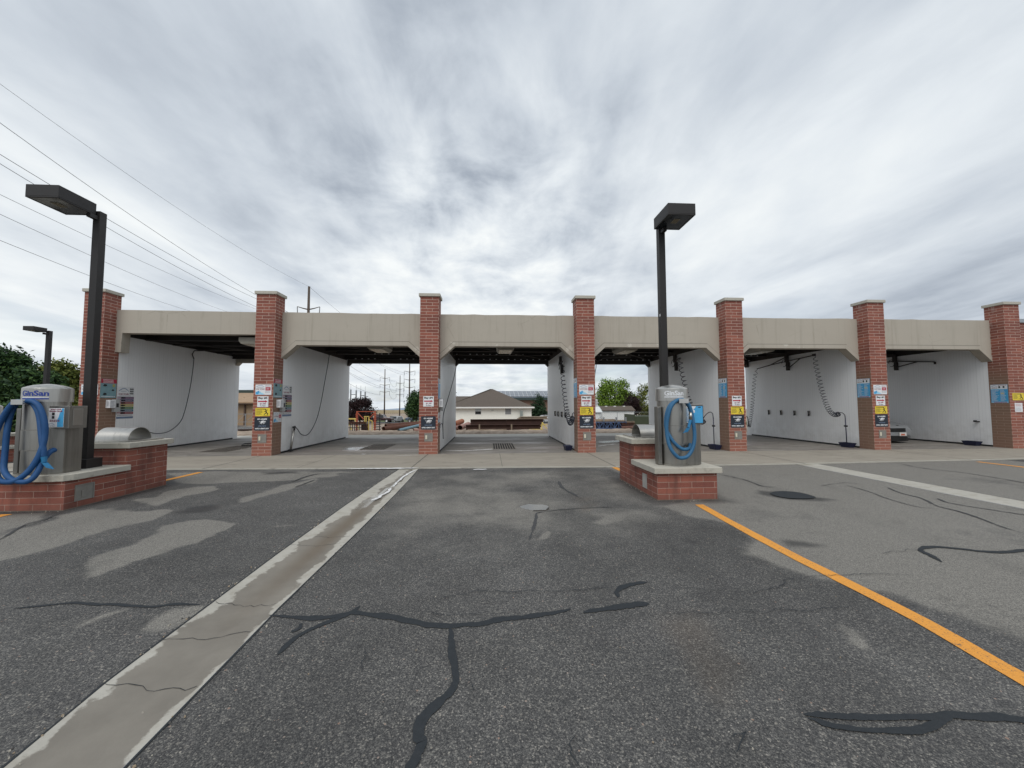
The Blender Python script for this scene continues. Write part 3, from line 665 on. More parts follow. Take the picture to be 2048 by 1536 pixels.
# concrete apron, bay floors, back apron
mb = MB(); prev = None
for x in list(np.arange(-40, 40.1, .5)):
    e_ = edge_y(x); dz_ = float(left_drop(x))
    cur = ((x, e_+.14, .014+dz_), (x, D+.02, .012+dz_)); k = ((x, e_, .010+dz_), (x, e_+.14, .014+dz_), (x, e_, -.05+dz_))
    if prev: mb.quad(prev[0], cur[0], cur[1], prev[1], M_APRON).quad(pk[0], k[0], k[1], pk[1], M_KERB).quad(pk[2], k[2], k[0], pk[0], M_KERB)
    prev, pk = cur, k
tag(mb.build('concrete_apron'), kind='structure')
for i in range(-1, 7):
    x0, x1 = X0+S*i, X0+S*(i+1)
    if i == -1: x0 = -13.4
    o = MB().quad((x0, D+.02, .012), (x1, D+.02, .012), (x1, YB, .012), (x0, YB, .012)).build('bay_floor', M_FLOOR); tag(o, kind='structure')
tag(MB().quad((-13.4, YB, .012), (40, YB, .012), (40, 21.2, .010), (-13.4, 21.2, .010)).build('back_apron', M_BACK), kind='structure')
mb = MB()
for x in (X0+S*i+PW/2 for i in range(7)):
    e_ = edge_y(x); mb.quad((x-.008, e_+.02, .0175), (x+.008, e_+.02, .0175), (x+.008, D, .0165), (x-.008, D, .0165))
for x in np.arange(-10.3, 17, S): mb.quad((x-.004, edge_y(x)+.14, .0175), (x+.004, edge_y(x)+.14, .0175), (x+.004, D, .0165), (x-.004, D, .0165))
tag(mb.build('apron_joint', M_SEAL), kind='structure')
# standing water and soap suds
M_FOAM = concrete('soap_foam', (.80, .80, .80), .8, (.5, .5, .5), .3, 3, .5)
def puddle(poly, z, mat=None, name='puddle'):
    n = len(poly); c = Vector((sum(p[0] for p in poly)/n, sum(p[1] for p in poly)/n, z)); P = smooth_path([Vector((x, y, z)) for x, y in poly]+[Vector((*poly[0], z))], 5)
    mb = MB()
    for a, b_ in zip(P, P[1:]): mb.add([c, a, b_], [(0, 1, 2)])
    for f in mb.f:
        a, b_, c_ = (Vector(mb.v[i]) for i in f)
        if (b_-a).cross(c_-a).z < 0: f.reverse()
    return tag(mb.build(name, mat or M_WATER), kind='structure')
def zc(pts): return [gpt(x, y) for x, y in pts]
def suds(pts, w, z): 
    mb = MB(); ribbon(mb, zc(pts), w, z, .38, .04, .02); return tag(mb.build('soap_suds', M_FOAM), kind='structure')
suds([(693, 938.9), (740, 938.3), (790, 937.9), (837, 937.6)], .055, .0205)
suds([(834, 939.5), (822, 944.5), (808, 953), (796, 963), (786, 974)], .022, .0045); suds([(783, 976), (770, 987), (757, 995), (744, 1001)], .03, .0045)
suds([(684, 901.6), (700, 902.6), (714, 901.2), (727, 898), (741, 893.8)], .045, .0150); suds([(690, 895.6), (712, 894), (742, 893)], .03, .0156); suds([(716, 902.6), (735, 902.2)], .02, .0153); suds([(722, 909), (733, 908.8)], .03, .0153); suds([(790, 912), (836, 911)], .02, .0185)
suds([(893, 901.8), (925, 902), (950, 901), (990, 898.6)], .05, .0150); suds([(946, 940.6), (974, 940)], .045, .0205)
suds([(455, 902.5), (480, 899), (510, 894)], .055, .0150); suds([(1196, 883), (1240, 881.5)], .06, .0150); suds([(1196, 893), (1215, 890.5), (1232, 888.5)], .04, .0150)
puddle(zc([(682, 899), (700, 896), (722, 895), (735, 896.5), (722, 899), (700, 901)]), .0140)
puddle(zc([(1194, 885), (1215, 882.5), (1250, 881.5), (1240, 884), (1212, 886)]), .0142)
o = MB(); pp = z2([(1030, 216), (1050, 209), (1090, 207), (1140, 211), (1180, 219), (1215, 231), (1195, 236), (1150, 237), (1100, 234), (1055, 226)]); pp = [tuple(v_)[:2] for v_ in smooth_path([Vector((x, y, 0)) for x, y in pp+[pp[0]]], 5)][:-1]
if sum(a_[0]*b_[1]-b_[0]*a_[1] for a_, b_ in zip(pp, pp[1:]+pp[:1])) < 0: pp = pp[::-1]
tag(o.add([(x, y, .0125) for x, y in pp], [tuple(range(len(pp)))]).build('asphalt_patch', M_SEAL), kind='structure')

# land behind: dirt yard, then fields to the horizon
def dirt_mat():
    b = NB('dirt_mat'); o = b.obj(); n = b.noise(o, .35, 8, .65); n2 = b.noise(o, 3, 6, .65); so = b.node('ShaderNodeSeparateXYZ'); b.l(o, so.inputs[0])
    c = b.ramp(n2, [(.3, (.17, .125, .09)), (.55, (.33, .26, .20)), (.75, (.45, .37, .30))])
    grass = b.math('MULTIPLY', b.math('SUBTRACT', so.outputs[1], 120, None, True), .02, None, True)
    c = b.mix(grass, c, b.mix(n, (.36, .30, .17), (.20, .22, .09)))
    b.bump(n2, .8, .05); return b.fin(c, .95)
ysd = np.concatenate([np.arange(21.15, 27, .12), np.arange(27, 60, 1.5), [60, 75, 100, 130, 200, 350, 600, 1000, 1800, 3000, 4500]])
xsd = np.concatenate([[-4000, -1500, -500, -200, -90, -60], np.arange(-40, 40.1, .25), [50, 70, 120, 300, 900, 2500, 4000]])
def zd(P):
    z = np.array([zt(y) for y in P[:, 1]]); m_ = np.clip((P[:, 1]-21.15)/.8, 0, 1)*np.clip((30-P[:, 1])/4, 0, 1)
    return z-.02+m_*(.10*vnoise(P, .8, 40)+.10*vnoise(P, 2.3, 41)+.06*vnoise(P, 6, 42)-.02)
M_DIRT = dirt_mat()
tag(grid('ground', xsd, ysd, zd, M_DIRT), kind='structure')
M_ROAD = plain('far_asphalt', (.075, .077, .08), .9, 0, .2, .5); M_GRASS = plain('far_grass', (.09, .115, .04), .95, 0, .35, .8)
def sheet(name, poly, mat, dz_=.06):                     # laid on the falling land
    mb = MB(); mb.add([(x, y, zt(y)+dz_) for x, y in poly], [tuple(range(len(poly)))]); return tag(mb.build(name, mat), kind='structure')
sheet('car_park', [(-40, 76), (-13, 76), (-10, 99.5), (-30, 99.5)], M_ROAD); sheet('car_park', [(2, 66), (30, 66), (34, 99.5), (4, 99.5)], M_ROAD)
sheet('grass_strip', [(-30, 100.5), (-8, 100.5), (-12, 135), (-40, 135)], M_GRASS, .10); sheet('grass_strip', [(20, 45), (60, 45), (60, 75), (24, 75)], M_GRASS)
sheet('street', [(-60, 48), (-33, 48), (-33, 56), (-60, 56)], M_ROAD)
mb = MB(); pts = [(-1500, 0), (-1300, 18), (-1120, 45), (-1000, 60), (-900, 85), (-820, 70), (-740, 62), (-650, 78), (-560, 50), (-430, 40), (-250, 22), (0, 0)]
v = []; f = []
for i, (x, h) in enumerate(pts):
    v += [(x, 4200, -60), (x, 4350, -58+h*.55-14), (x, 4700, -58)]
for i in range(len(pts)-1): f += [(i*3, i*3+3, i*3+4, i*3+1), (i*3+1, i*3+4, i*3+5, i*3+2)]
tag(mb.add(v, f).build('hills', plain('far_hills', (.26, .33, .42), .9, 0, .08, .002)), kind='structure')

# ================================================================ THE WASH BUILDING
ZB, ZT, ZC = 3.685, 4.785, 3.80                      # opening head, fascia top, wall top
YF = D+.42                                           # fascia face
wash = thing('car_wash_building', 'open six-bay car wash of brick pillars, tan stucco fascias and white dividing walls', 'building', (0, D, 0))
def child(mb, name, mat=None, parent=None, off=(0, 0, 0), **k):     # mesh given in world metres, kept under a parent whose origin is at off
    mb.v = [(x-off[0], y-off[1], z-off[2]) for x, y, z in mb.v]
    return mb.build(name, mat, parent, **k)
WO = (0, D, 0)
M_CAPP = M_CAP
for i in range(7):
    x = X0+S*i
    p = MB().box(0, PW, 0, DP, 0, H).build('brick_pillar', M_BRICK, wash, loc=(x, 0, 0))
    # subtle chamfer by bevel keeps the arrises from looking razor sharp
    MB().box(-.045, PW+.045, -.045, DP+.045, H, H+.10).build('cap', M_CAP, p, bevel=.006)
    if i < 6:
        b_ = MB(); b_.box(.185, .455, -.004, .03, .43, .70, M_COVER)
        for a, c, e_, g in ((.185, .20, .43, .70), (.44, .455, .43, .70), (.20, .44, .685, .70), (.20, .44, .43, .445)): b_.box(a, c, -.012, -.0042, e_, g, M_COVER)
        ob = b_.build('outlet_recess', None, p); MB().box(.215, .275, -.02, -.0045, .50, .63).build('outlet', M_CREAM, ob, bevel=.004)
# fascias
for i in range(6):
    a, b_ = X0+S*i+PW, X0+S*(i+1); cx = .50; dzc = .455
    if i == 0:
        poly = [(a+.0, 3.40), (a+.17, 3.40), (a+.19, 4.04), (b_, 4.02), (b_, ZT), (a, ZT+.03)]
        lip = None
    else:
        poly = [(a, ZB-dzc), (a+cx, ZB), (b_-cx, ZB), (b_, ZB-dzc)]+[(b_+(a-b_)*q/12, ZT+random.uniform(-.010, .012)) for q in range(13)]
    mb = MB(); mb.prism([(x, z) for x, z in poly], YF, YF+.30)
    if i: # slightly proud band that follows the opening
        w = .125; k = .05; gv = MB()
        for (p0, p1, q0, q1) in (((a, ZB-dzc), (a+cx, ZB), (a, ZB-dzc+w+k), (a+cx-.05, ZB+w)), ((a+cx, ZB), (b_-cx, ZB), (a+cx-.05, ZB+w), (b_-cx+.05, ZB+w)), ((b_-cx, ZB), (b_, ZB-dzc), (b_-cx+.05, ZB+w), (b_, ZB-dzc+w+k))):
            mb.add([(p0[0], YF-.016, p0[1]-.012), (p1[0], YF-.016, p1[1]-.012), (q1[0], YF-.016, q1[1]), (q0[0], YF-.016, q0[1]), (p0[0], YF+.0, p0[1]-.012), (p1[0], YF+.0, p1[1]-.012), (q1[0], YF, q1[1]), (q0[0], YF, q0[1])],
                   [(0, 1, 2, 3), (1, 0, 4, 5), (3, 2, 6, 7)])
            gv.add([(q0[0], YF-.0025, q0[1]+.001), (q1[0], YF-.0025, q1[1]+.001), (q1[0], YF-.0025, q1[1]+.017), (q0[0], YF-.0025, q0[1]+.017)], [(0, 1, 2, 3)])  # dark strip painting the shadow line along the top of the band
        mb.add([(x, y, z) for x, z in ((a, ZB-dzc-.012), (a+cx, ZB-.012), (b_-cx, ZB-.012), (b_, ZB-dzc-.012)) for y in (YF, YF+.30)], [(0, 1, 3, 2), (2, 3, 5, 4), (4, 5, 7, 6)])
    fb = child(mb, 'fascia_beam', M_STUCCO, wash, WO)
    if i: child(gv, 'painted_shadow_line', plain('shadow_line_dark', (.13, .12, .10), .8), fb, WO)
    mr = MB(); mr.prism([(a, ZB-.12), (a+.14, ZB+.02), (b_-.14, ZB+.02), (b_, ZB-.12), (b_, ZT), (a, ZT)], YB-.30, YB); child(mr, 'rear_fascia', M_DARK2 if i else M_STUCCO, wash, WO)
# dividing walls
for i in range(7):
    x = X0+S*i; mb = MB(); mb.box(x+.002, x+PW-.002, D+DP+.002, YB-.305, .075, 3.83 if i else 3.98)
    wl_ = child(mb, 'divider_wall', M_PANEL, wash, WO); wm = MB().box(x+.012, x+PW-.012, D+DP+.004, YB-.31, .0125, .0748)
    child(wm, 'base_strip', M_BLACK, wl_, WO)
    r_ = MB().box(x, x+PW, YB-.302, YB, 0, H); child(r_, 'rear_pillar', M_PANEL, wash, WO)
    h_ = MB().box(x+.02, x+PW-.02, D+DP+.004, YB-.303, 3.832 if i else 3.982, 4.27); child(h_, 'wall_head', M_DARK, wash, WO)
# roof deck, joists, pale blocks for reflections
mb = MB()
for i in range(6):
    a, b_ = X0+S*i+PW, X0+S*(i+1); n = int((b_-a)/.3)
    for k in range(n):
        u0 = a+(b_-a)*k/n; du = (b_-a)/n
        mb.add([(u0, YF+.31, 4.30), (u0+du*.45, YF+.31, 4.30), (u0+du*.55, YF+.31, 4.36), (u0+du*.95, YF+.31, 4.36), (u0+du, YF+.31, 4.30),
                (u0, YB-.31, 4.30), (u0+du*.45, YB-.31, 4.30), (u0+du*.55, YB-.31, 4.36), (u0+du*.95, YB-.31, 4.36), (u0+du, YB-.31, 4.30)], [(0, 5, 6, 1), (1, 6, 7, 2), (2, 7, 8, 3), (3, 8, 9, 4)])
mb.quad((X0, YF+.29, 4.40), (X0+S*6+PW, YF+.29, 4.40), (X0+S*6+PW, YB-.29, 4.40), (X0, YB-.29, 4.40))
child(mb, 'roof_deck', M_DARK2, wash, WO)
for i in range(6):
    a, b_ = X0+S*i+PW, X0+S*(i+1)
    for j, y in enumerate((14.35, 15.55, 16.75, 17.95, 19.0)):
        lo = 3.97 if j < 4 else 3.86
        mb = MB().box(a, b_, y-.012, y+.012, lo+.016, 4.284).box(a, b_, y-.07, y+.07, lo, lo+.0155).box(a, b_, y-.07, y+.07, 4.2845, 4.299)
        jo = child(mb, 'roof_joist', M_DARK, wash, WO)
        if i in (2, 3, 4, 1) and j in (3, 4):
            for k in range(15):
                if random.random() < (.18 if i in (2, 3) else .45): continue
                cx = a+.18+k*(b_-a-.36)/14
                child(MB().box(cx-.035, cx+.035, y-.085, y-.0705, lo+.012, lo+.045), 'joist_glint', M_WHITE, jo, WO)  # pale block painting a reflection on the corrugated deck
    jr = MB().bar((a+.3, 14.0, 3.93), (b_-.4, 18.8, 3.93), .05, .05)
    child(jr, 'roof_conduit', M_DARK, wash, WO)
# brick end room beyond the last pillar
mb = MB().box(0, 6, 0, 6.0, 0, 4.68); o = mb.build('end_wall', M_BRICK, wash, loc=(X0+6*S+PW+.001, .29, 0))
MB().box(-.0, 6.04, -.05, 6.04, 4.68, 4.82).build('coping', plain('grey_metal', (.33, .36, .39), .5, .3), o)

# ceiling lights
for i, (cx, cy) in enumerate(((-8.25, 14.0), (-4.08, 14.3), (.58, 14.35), (5.2, 14.3), (10.5, 14.3))):
    cz = 3.74 if i else 3.84
    wh = ('in the tall leftmost bay', 'in the second bay from the left', 'in the middle bay with the slotted floor drain', 'in the bay behind the right lamp post', 'half hidden by the fascia, left of the silver car')[i]
    o = thing('ceiling_light', 'beige ceiling light '+wh, 'light', (cx, cy, cz), 0, 'square lights under the bay ceilings')
    MB().prism([(-.33, .0), (-.25, -.10), (.25, -.10), (.33, 0), (.33, .12), (-.33, .12)], -.55, .55).build('housing', M_FIX, o)
    MB().box(-.235, .235, -.5, .5, -.112, -.101).build('lens', M_LENS, o); MB().box(-.02, .02, -.02, .02, .12, .30).build('stem', M_DARK, o)

# ================================================================ SIGNS
SIGN_T = .006
def board(name, x, y, z, w, h, mat, label, cat='sign', rz=0, group=None, t=SIGN_T, rounded=0.0):
    mb = MB()
    if rounded:
        pts = [];
        for cx, cz, a0 in ((w-rounded, rounded, -90), (w-rounded, h-rounded, 0), (rounded, h-rounded, 90), (rounded, rounded, 180)):
            for k in range(5): a = R(a0+k*22.5); pts.append((cx+rounded*math.cos(a), cz+rounded*math.sin(a)))
        mb.prism(pts, -t, 0)
    else: mb.box(0, w, -t, 0, 0, h)
    o = mb.build(name, mat); o.location = (x, y, z); o.rotation_euler.z = rz
    return tag(o, label, cat, group)
YG = -SIGN_T-.0012
def arcs(mb, x0, x1, z0, z1, y, mat, sp=.14):         # mountain/car line emblem
    top = [(0, .25), (.12, .55), (.22, .72), (.36, .92), (.55, 1.0), (.72, .86), (.88, .55), (1, .18)]
    bot = [(1, .05), (.86, .38), (.70, .66), (.54, .80), (.38, .72), (.24, .50), (.12, .32), (0, .10)]
    for (a, b_) in zip(zip(top, top[1:]), zip(bot[::-1], bot[::-1][1:])):
        mb.add([(x0+(x1-x0)*q[0], y, z0+(z1-z0)*q[1]) for q in (b_[0], b_[1], a[1], a[0])], [(0, 1, 2, 3)], mat)
    for k in range(5):
        u = .2+.12*k; rect(mb, x0+(x1-x0)*u, x0+(x1-x0)*(u+.06), z0+(z1-z0)*.05, z0+(z1-z0)*.22, y, mat)
M_LOGO = plain('logo_slate', (.22, .29, .42), .5, 0, .2, 30); M_MAROON = plain('sign_maroon', (.20, .012, .05), .5)
M_GINK = plain('sign_grey_text', (.30, .31, .35), .5)
def splash(mb, x0, x1, z0, z1, y, mat, n=16, seed=1):
    r = random.Random(seed); P = [(x0, z0), (x1, z0)]
    for k in range(n, -1, -1):
        u = k/n; hh = (.45+.55*math.sin(u*math.pi*1.2+.3))*r.uniform(.55, 1.0); P.append((x0+(x1-x0)*u, z0+(z1-z0)*max(.12, hh)))
    # fan of quads so the ragged edge stays valid
    top = P[2:][::-1]
    for a, b_ in zip(top, top[1:]): mb.add([(a[0], y, z0), (b_[0], y, z0), (b_[0], y, b_[1]), (a[0], y, a[1])], [(0, 1, 2, 3)], mat)
def wash_sign(x, y, z, where, rz=0, w=.50, h=.335, grp='white car wash signs with a blue splash'):
    o = board('car_wash_sign', x, y, z, w, h, M_WHITE, 'white CAR WASH sign '+where, 'sign', rz, grp)
    mb = MB(); k = w/.5
    arcs(mb, .02*k, .28*k, .245, .315, YG, M_LOGO); lines(mb, .05*k, .26*k, .218, .238, 1, YG, M_GINK, .7, 0)
    put_text(mb, 'CAR WASH', .02*k, .285*k, .168, .205, YG, M_MAROON, .03)
    splash(mb, .01*k, .25*k, .012, .15, YG, M_SKYB, 18, 3); splash(mb, .10*k, .29*k, .012, .10, YG-.0008, M_LBLUE, 12, 5)
    rect(mb, .315*k, .475*k, .14, .25, YG, M_RED); lines(mb, .345*k, .445*k, .165, .225, 2, YG-.0008, M_WHITE, .35, .2)
    lines(mb, .31*k, .475*k, .265, .318, 2, YG, M_MAROON, .35, .1); lines(mb, .31*k, .475*k, .05, .125, 3, YG, M_GINK, .4, .2)
    mb.build('sign_print', None, o); return o
def bay_sign(i, num, x, y, z, where):
    o = board('bay_sign', x, y, z, .345, .345, M_WHITE, f'white Bay #{num} sign with red arrow '+where, 'sign', 0, 'white bay number signs with a red arrow')
    mb = MB(); put_text(mb, f'Bay #{num}', .03, .315, .245, .325, YG, M_INK, .045)
    rect(mb, .025, .245, .160, .200, YG, M_RED); mb.add([(.245, YG, .140), (.325, YG, .180), (.245, YG, .220)], [(0, 1, 2)], M_RED)
    put_text(mb, '$1.00', .085, .27, .075, .130, YG, M_MAROON, .03); put_text(mb, 'To Start', .09, .265, .02, .058, YG, M_INK, .03)
    mb.build('sign_print', None, o)
RUN = [(.30, .98), (.45, 1.0), (.52, .90), (.50, .80), (.60, .78), (.80, .92), (.84, .86), (.66, .66), (.58, .52), (.80, .40), (.72, .08), (.62, .08), (.66, .34), (.44, .36), (.30, .06), (.12, .10), (.13, .16), (.26, .16), (.36, .46), (.36, .62), (.12, .52), (.10, .60), (.34, .76), (.28, .86)]
def slip_sign(x, y, z, where):
    o = board('caution_sign', x, y, z, .455, .262, M_YS, 'yellow caution sign '+where, 'sign', 0, 'yellow caution signs with a slipping figure', rounded=.02)
    mb = MB(); lines(mb, .03, .33, .205, .245, 1, YG, M_INK, .55, .1); lines(mb, .03, .24, .04, .19, 6, YG, M_INK, .38, .35)
    # figure built from limbs so every face is convex
    def limb(a, b_, w):
        a = Vector((a[0], 0, a[1])); b_ = Vector((b_[0], 0, b_[1])); d = (b_-a).normalized(); n_ = Vector((-d.z, 0, d.x))*w/2
        mb.add([(p.x, YG, p.z) for p in (a-n_, b_-n_, b_+n_, a+n_)], [(0, 1, 2, 3)], M_INK)
    limb((.325, .185), (.345, .105), .036); limb((.345, .11), (.30, .075), .024); limb((.30, .08), (.275, .045), .02); limb((.345, .11), (.395, .075), .024); limb((.395, .08), (.375, .035), .02)
    limb((.325, .175), (.385, .205), .017); limb((.325, .175), (.28, .14), .017)
    mb.add([(.318+.02*math.cos(a), YG, .215+.02*math.sin(a)) for a in np.linspace(0, 2*math.pi, 13)[:-1]], [tuple(range(12))], M_INK)
    rect(mb, .27, .42, .022, .032, YG, M_INK); mb.build('sign_print', None, o)
def navy_sign(x, y, z, where):
    o = board('greeting_sign', x, y, z, .485, .44, M_NAVYS, 'dark navy greeting sign '+where, 'sign', 0, 'dark navy signs with a white emblem', rounded=.025)
    mb = MB(); put_text(mb, 'GO AGGIES!', .09, .39, .345, .39, YG, M_WHITE, .05); put_text(mb, 'HAVE A GREAT DAY!', .03, .455, .04, .085, YG, M_WHITE, .05)
    # charging bull, in convex pieces
    for pts in ([(.30, .52), (.62, .52), (.74, .70), (.66, .92), (.42, .86), (.28, .70)], [(.62, .60), (.84, .66), (.90, .80), (.72, .84)], [(.84, .66), (.98, .62), (.97, .74), (.88, .80)], [(.86, .80), (.98, .88), (.93, .76)], [(.72, .84), (.66, .98), (.78, .86)],
                [(.30, .56), (.16, .30), (.22, .30), (.38, .52)], [(.40, .54), (.40, .28), (.46, .28), (.50, .54)], [(.56, .54), (.66, .30), (.72, .30), (.64, .56)], [(.66, .60), (.84, .38), (.88, .42), (.74, .66)], [(.28, .70), (.04, .78), (.05, .72), (.28, .62)]):
        shape(mb, pts, .13, .36, .155, .335, YG, M_WHITE)
    put_text(mb, 'UTAH STATE', .125, .365, .13, .158, YG, M_LOGO, .03); mb.build('sign_print', None, o)
def menu_sign(x, y, z, rz, where):
    o = board('price_menu_sign', x, y, z, .475, .68, M_SKYB, 'tall blue menu sign '+where, 'sign', rz, 'blue wash menu signs on the pillar sides')
    mb = MB(); rect(mb, .004, .471, .51, .676, YG, M_WHITE); arcs(mb, .02, .2, .585, .655, YG-.0008, M_LOGO); put_text(mb, 'CAR WASH', .025, .195, .54, .57, YG-.0008, M_MAROON, .03)
    lines(mb, .22, .45, .635, .668, 1, YG-.0008, M_MAROON, .45, .1); rect(mb, .225, .275, .55, .62, YG-.0008, M_INK); rect(mb, .345, .395, .55, .62, YG-.0008, M_INK)
    splash(mb, .004, .471, .495, .53, YG-.0009, M_LBLUE, 24, 9)
    lines(mb, .02, .24, .06, .48, 15, YG, M_WHITE, .42, .5); lines(mb, .27, .44, .06, .48, 11, YG, M_WHITE, .36, .5); rect(mb, .28, .38, .33, .345, YG-.0005, M_YS); rect(mb, .28, .36, .36, .372, YG-.0005, M_YS)
    rect(mb, .004, .471, .004, .045, YG, M_LBLUE); lines(mb, .08, .44, .008, .042, 1, YG-.0008, M_RED, .7, 0); mb.build('sign_print', None, o)
def poster(x, y, z, rz, where):
    o = board('service_poster', x, y, z, .515, .61, M_TEAL, 'teal and red poster '+where, 'poster', rz, 'teal posters with a red heading')
    mb = MB(); rect(mb, .003, .512, .47, .607, YG, M_RED)
    for k, (a, b_) in enumerate(((.57, .592), (.525, .55), (.485, .505))): lines(mb, .07, .44, a, b_, 1, YG-.0008, M_WHITE, .8, .1)
    for cx, cz, s_ in ((.14, .40, .07), (.40, .25, .05), (.14, .12, .07)):
        shape(mb, [(0, .2), (.5, 0), (1, .3), (.8, .9), (.3, 1)], cx-s_, cx+s_, cz-s_*.6, cz+s_*.6, YG, M_INK)
    mb.add([(.42+.045*math.cos(a), YG, .40+.055*math.sin(a)) for a in np.linspace(0, 2*math.pi, 13)[:-1]], [tuple(range(12))], plain('poster_olive', (.40, .38, .12), .5))
    lines(mb, .03, .48, .02, .06, 1, YG, M_WHITE, .6, 0); mb.build('sign_print', None, o)
def wall_menu(x, y, z, where):
    o = board('service_menu_sign', x, y, z, .60, 1.08, M_WHITE, 'tall menu sign with coloured bars '+where, 'sign', R(90), 'tall menu signs with coloured bars on the white walls')
    mb = MB(); arcs(mb, .05, .40, .91, 1.04, YG, M_LOGO); put_text(mb, 'CAR WASH', .05, .41, .81, .86, YG, M_MAROON, .04); lines(mb, .08, .5, .765, .79, 1, YG, M_GINK, .6, .1)
    for k in range(3): lines(mb, .44, .57, .82+.075*k, .89+.075*k, 1, YG, M_INK, .75, 0)
    cols = [(.10, .025, .12), (.03, .035, .13), (.30, .035, .02), (.48, .40, .07), (.05, .19, .05), (.06, .18, .25), (.25, .012, .03)]
    for k, c in enumerate(cols):
        zt_ = .745-k*.085; mm = plain('bar_%d' % k, c, .5); rect(mb, .004, .596, zt_-.078, zt_, YG, mm)
        rect(mb, .004, .14, zt_-.070, zt_-.02, YG-.0008, plain('bar_tint', (.50, .42, .45), .5)); shape(mb, [(0, .3), (.5, 0), (1, .4), (.9, .8), (.3, 1)], .12, .30, zt_-.07, zt_-.005, YG-.0009, M_INK)
        lines(mb, .3, .57, zt_-.06, zt_-.02, 1, YG-.0008, plain('bar_pale', (.42, .36, .38), .5), .6, .1)
    lines(mb, .03, .57, .105, .135, 1, YG, M_INK, .6, 0); rect(mb, .004, .596, .01, .075, YG, plain('bar_slate', (.14, .20, .32), .5)); mb.build('sign_print', None, o)
ORD = ('half hidden behind the left lamp post', 'on the second brick pillar from the left', 'on the third brick pillar from the left', 'on the pillar just left of the right vacuum', 'on the pillar just right of the right vacuum', 'on the pillar hiding the silver car', 'on the rightmost pillar')
for i in range(7):
    x = X0+S*i; y = D-.001
    if i in (0, 1, 3, 5): wash_sign(x+.065, y, 1.975, ORD[i])
    if i < 6: bay_sign(i, 6-i, x+.135, y, 1.58, ORD[i])
    if i in (0, 1, 3, 4, 5): slip_sign(x+.087, y, 1.286, ORD[i])
    if i < 6: navy_sign(x+.065, y, .822, ORD[i])
    if i == 6:
        slip_sign(x+.11, y, 1.755, ORD[i])
        o = board('notice_sign', x+.175, y, 1.33, .30, .325, M_WHITE, 'small white notice under the yellow sign on the rightmost pillar', 'sign')
        mb = MB(); lines(mb, .03, .27, .20, .30, 4, YG, plain('notice_red', (.55, .25, .25), .5), .45, .3); lines(mb, .03, .27, .03, .16, 4, YG, M_GINK, .35, .4); mb.build('sign_print', None, o)
    if i >= 2 and i not in (2,): menu_sign(x-.001, D+.53 if i < 6 else D+.51, 1.87 if i < 6 else 1.66, R(-90), ORD[i])
XR1 = lambda i: X0+S*i+PW+.001
for i in (0, 1):
    poster(XR1(i), D-.01+.02, 1.89, R(90), ('on the leftmost pillar', 'on the second brick pillar from the left')[i]); wall_menu(XR1(i)+.004-.005+.002, D+.56, 1.19 if i == 0 else 1.245, ('inside the tall leftmost bay', 'behind the second brick pillar from the left')[i])
menu_sign(XR1(2), D+.03, 1.84, R(90), 'seen edge-on on the right flank of the third pillar')
wash_sign(XR1(1), D+.06, 1.075, 'on the right flank of the second brick pillar', R(90), .47, .335); wash_sign(XR1(2), D+.06, 1.04, 'seen edge-on on the right flank of the third pillar', R(90), .47, .335)
def reader(i, x, where):
    o = thing('payment_reader', 'white and grey payment box '+where, 'card reader', (x, D+.20, 1.56), R(90), 'payment boxes on the pillar sides')
    MB().box(0, .20, -.13, -.001, 0, .26).build('white_case', M_WHITE, o, bevel=.006); MB().box(.201, .36, -.11, -.001, -.13, .28).build('grey_case', M_GREYBOX, o, bevel=.006)
    MB().box(.24, .32, -.114, -.1105, .02, .15).build('screen', M_INK, o); mb = MB(); lines(mb, .03, .17, .03, .23, 5, -.1312, M_GINK, .4, .3); mb.build('sign_print', None, o)
    l = MB(); 
    for k in range(4): l.quad((-.0008, -.10+k*.02, .05), (-.0008, -.11+k*.02, .05), (-.0008, -.11+k*.02, .21), (-.0008, -.10+k*.02, .21))
    l.build('side_print', M_GINK, o)
for i, w_ in ((0, 'beside the coloured menu in the tall bay'), (1, 'on the right side of the second brick pillar'), (2, 'on the third brick pillar, against the white wall'), (3, 'just showing right of the fourth brick pillar')): reader(i, XR1(i), w_)

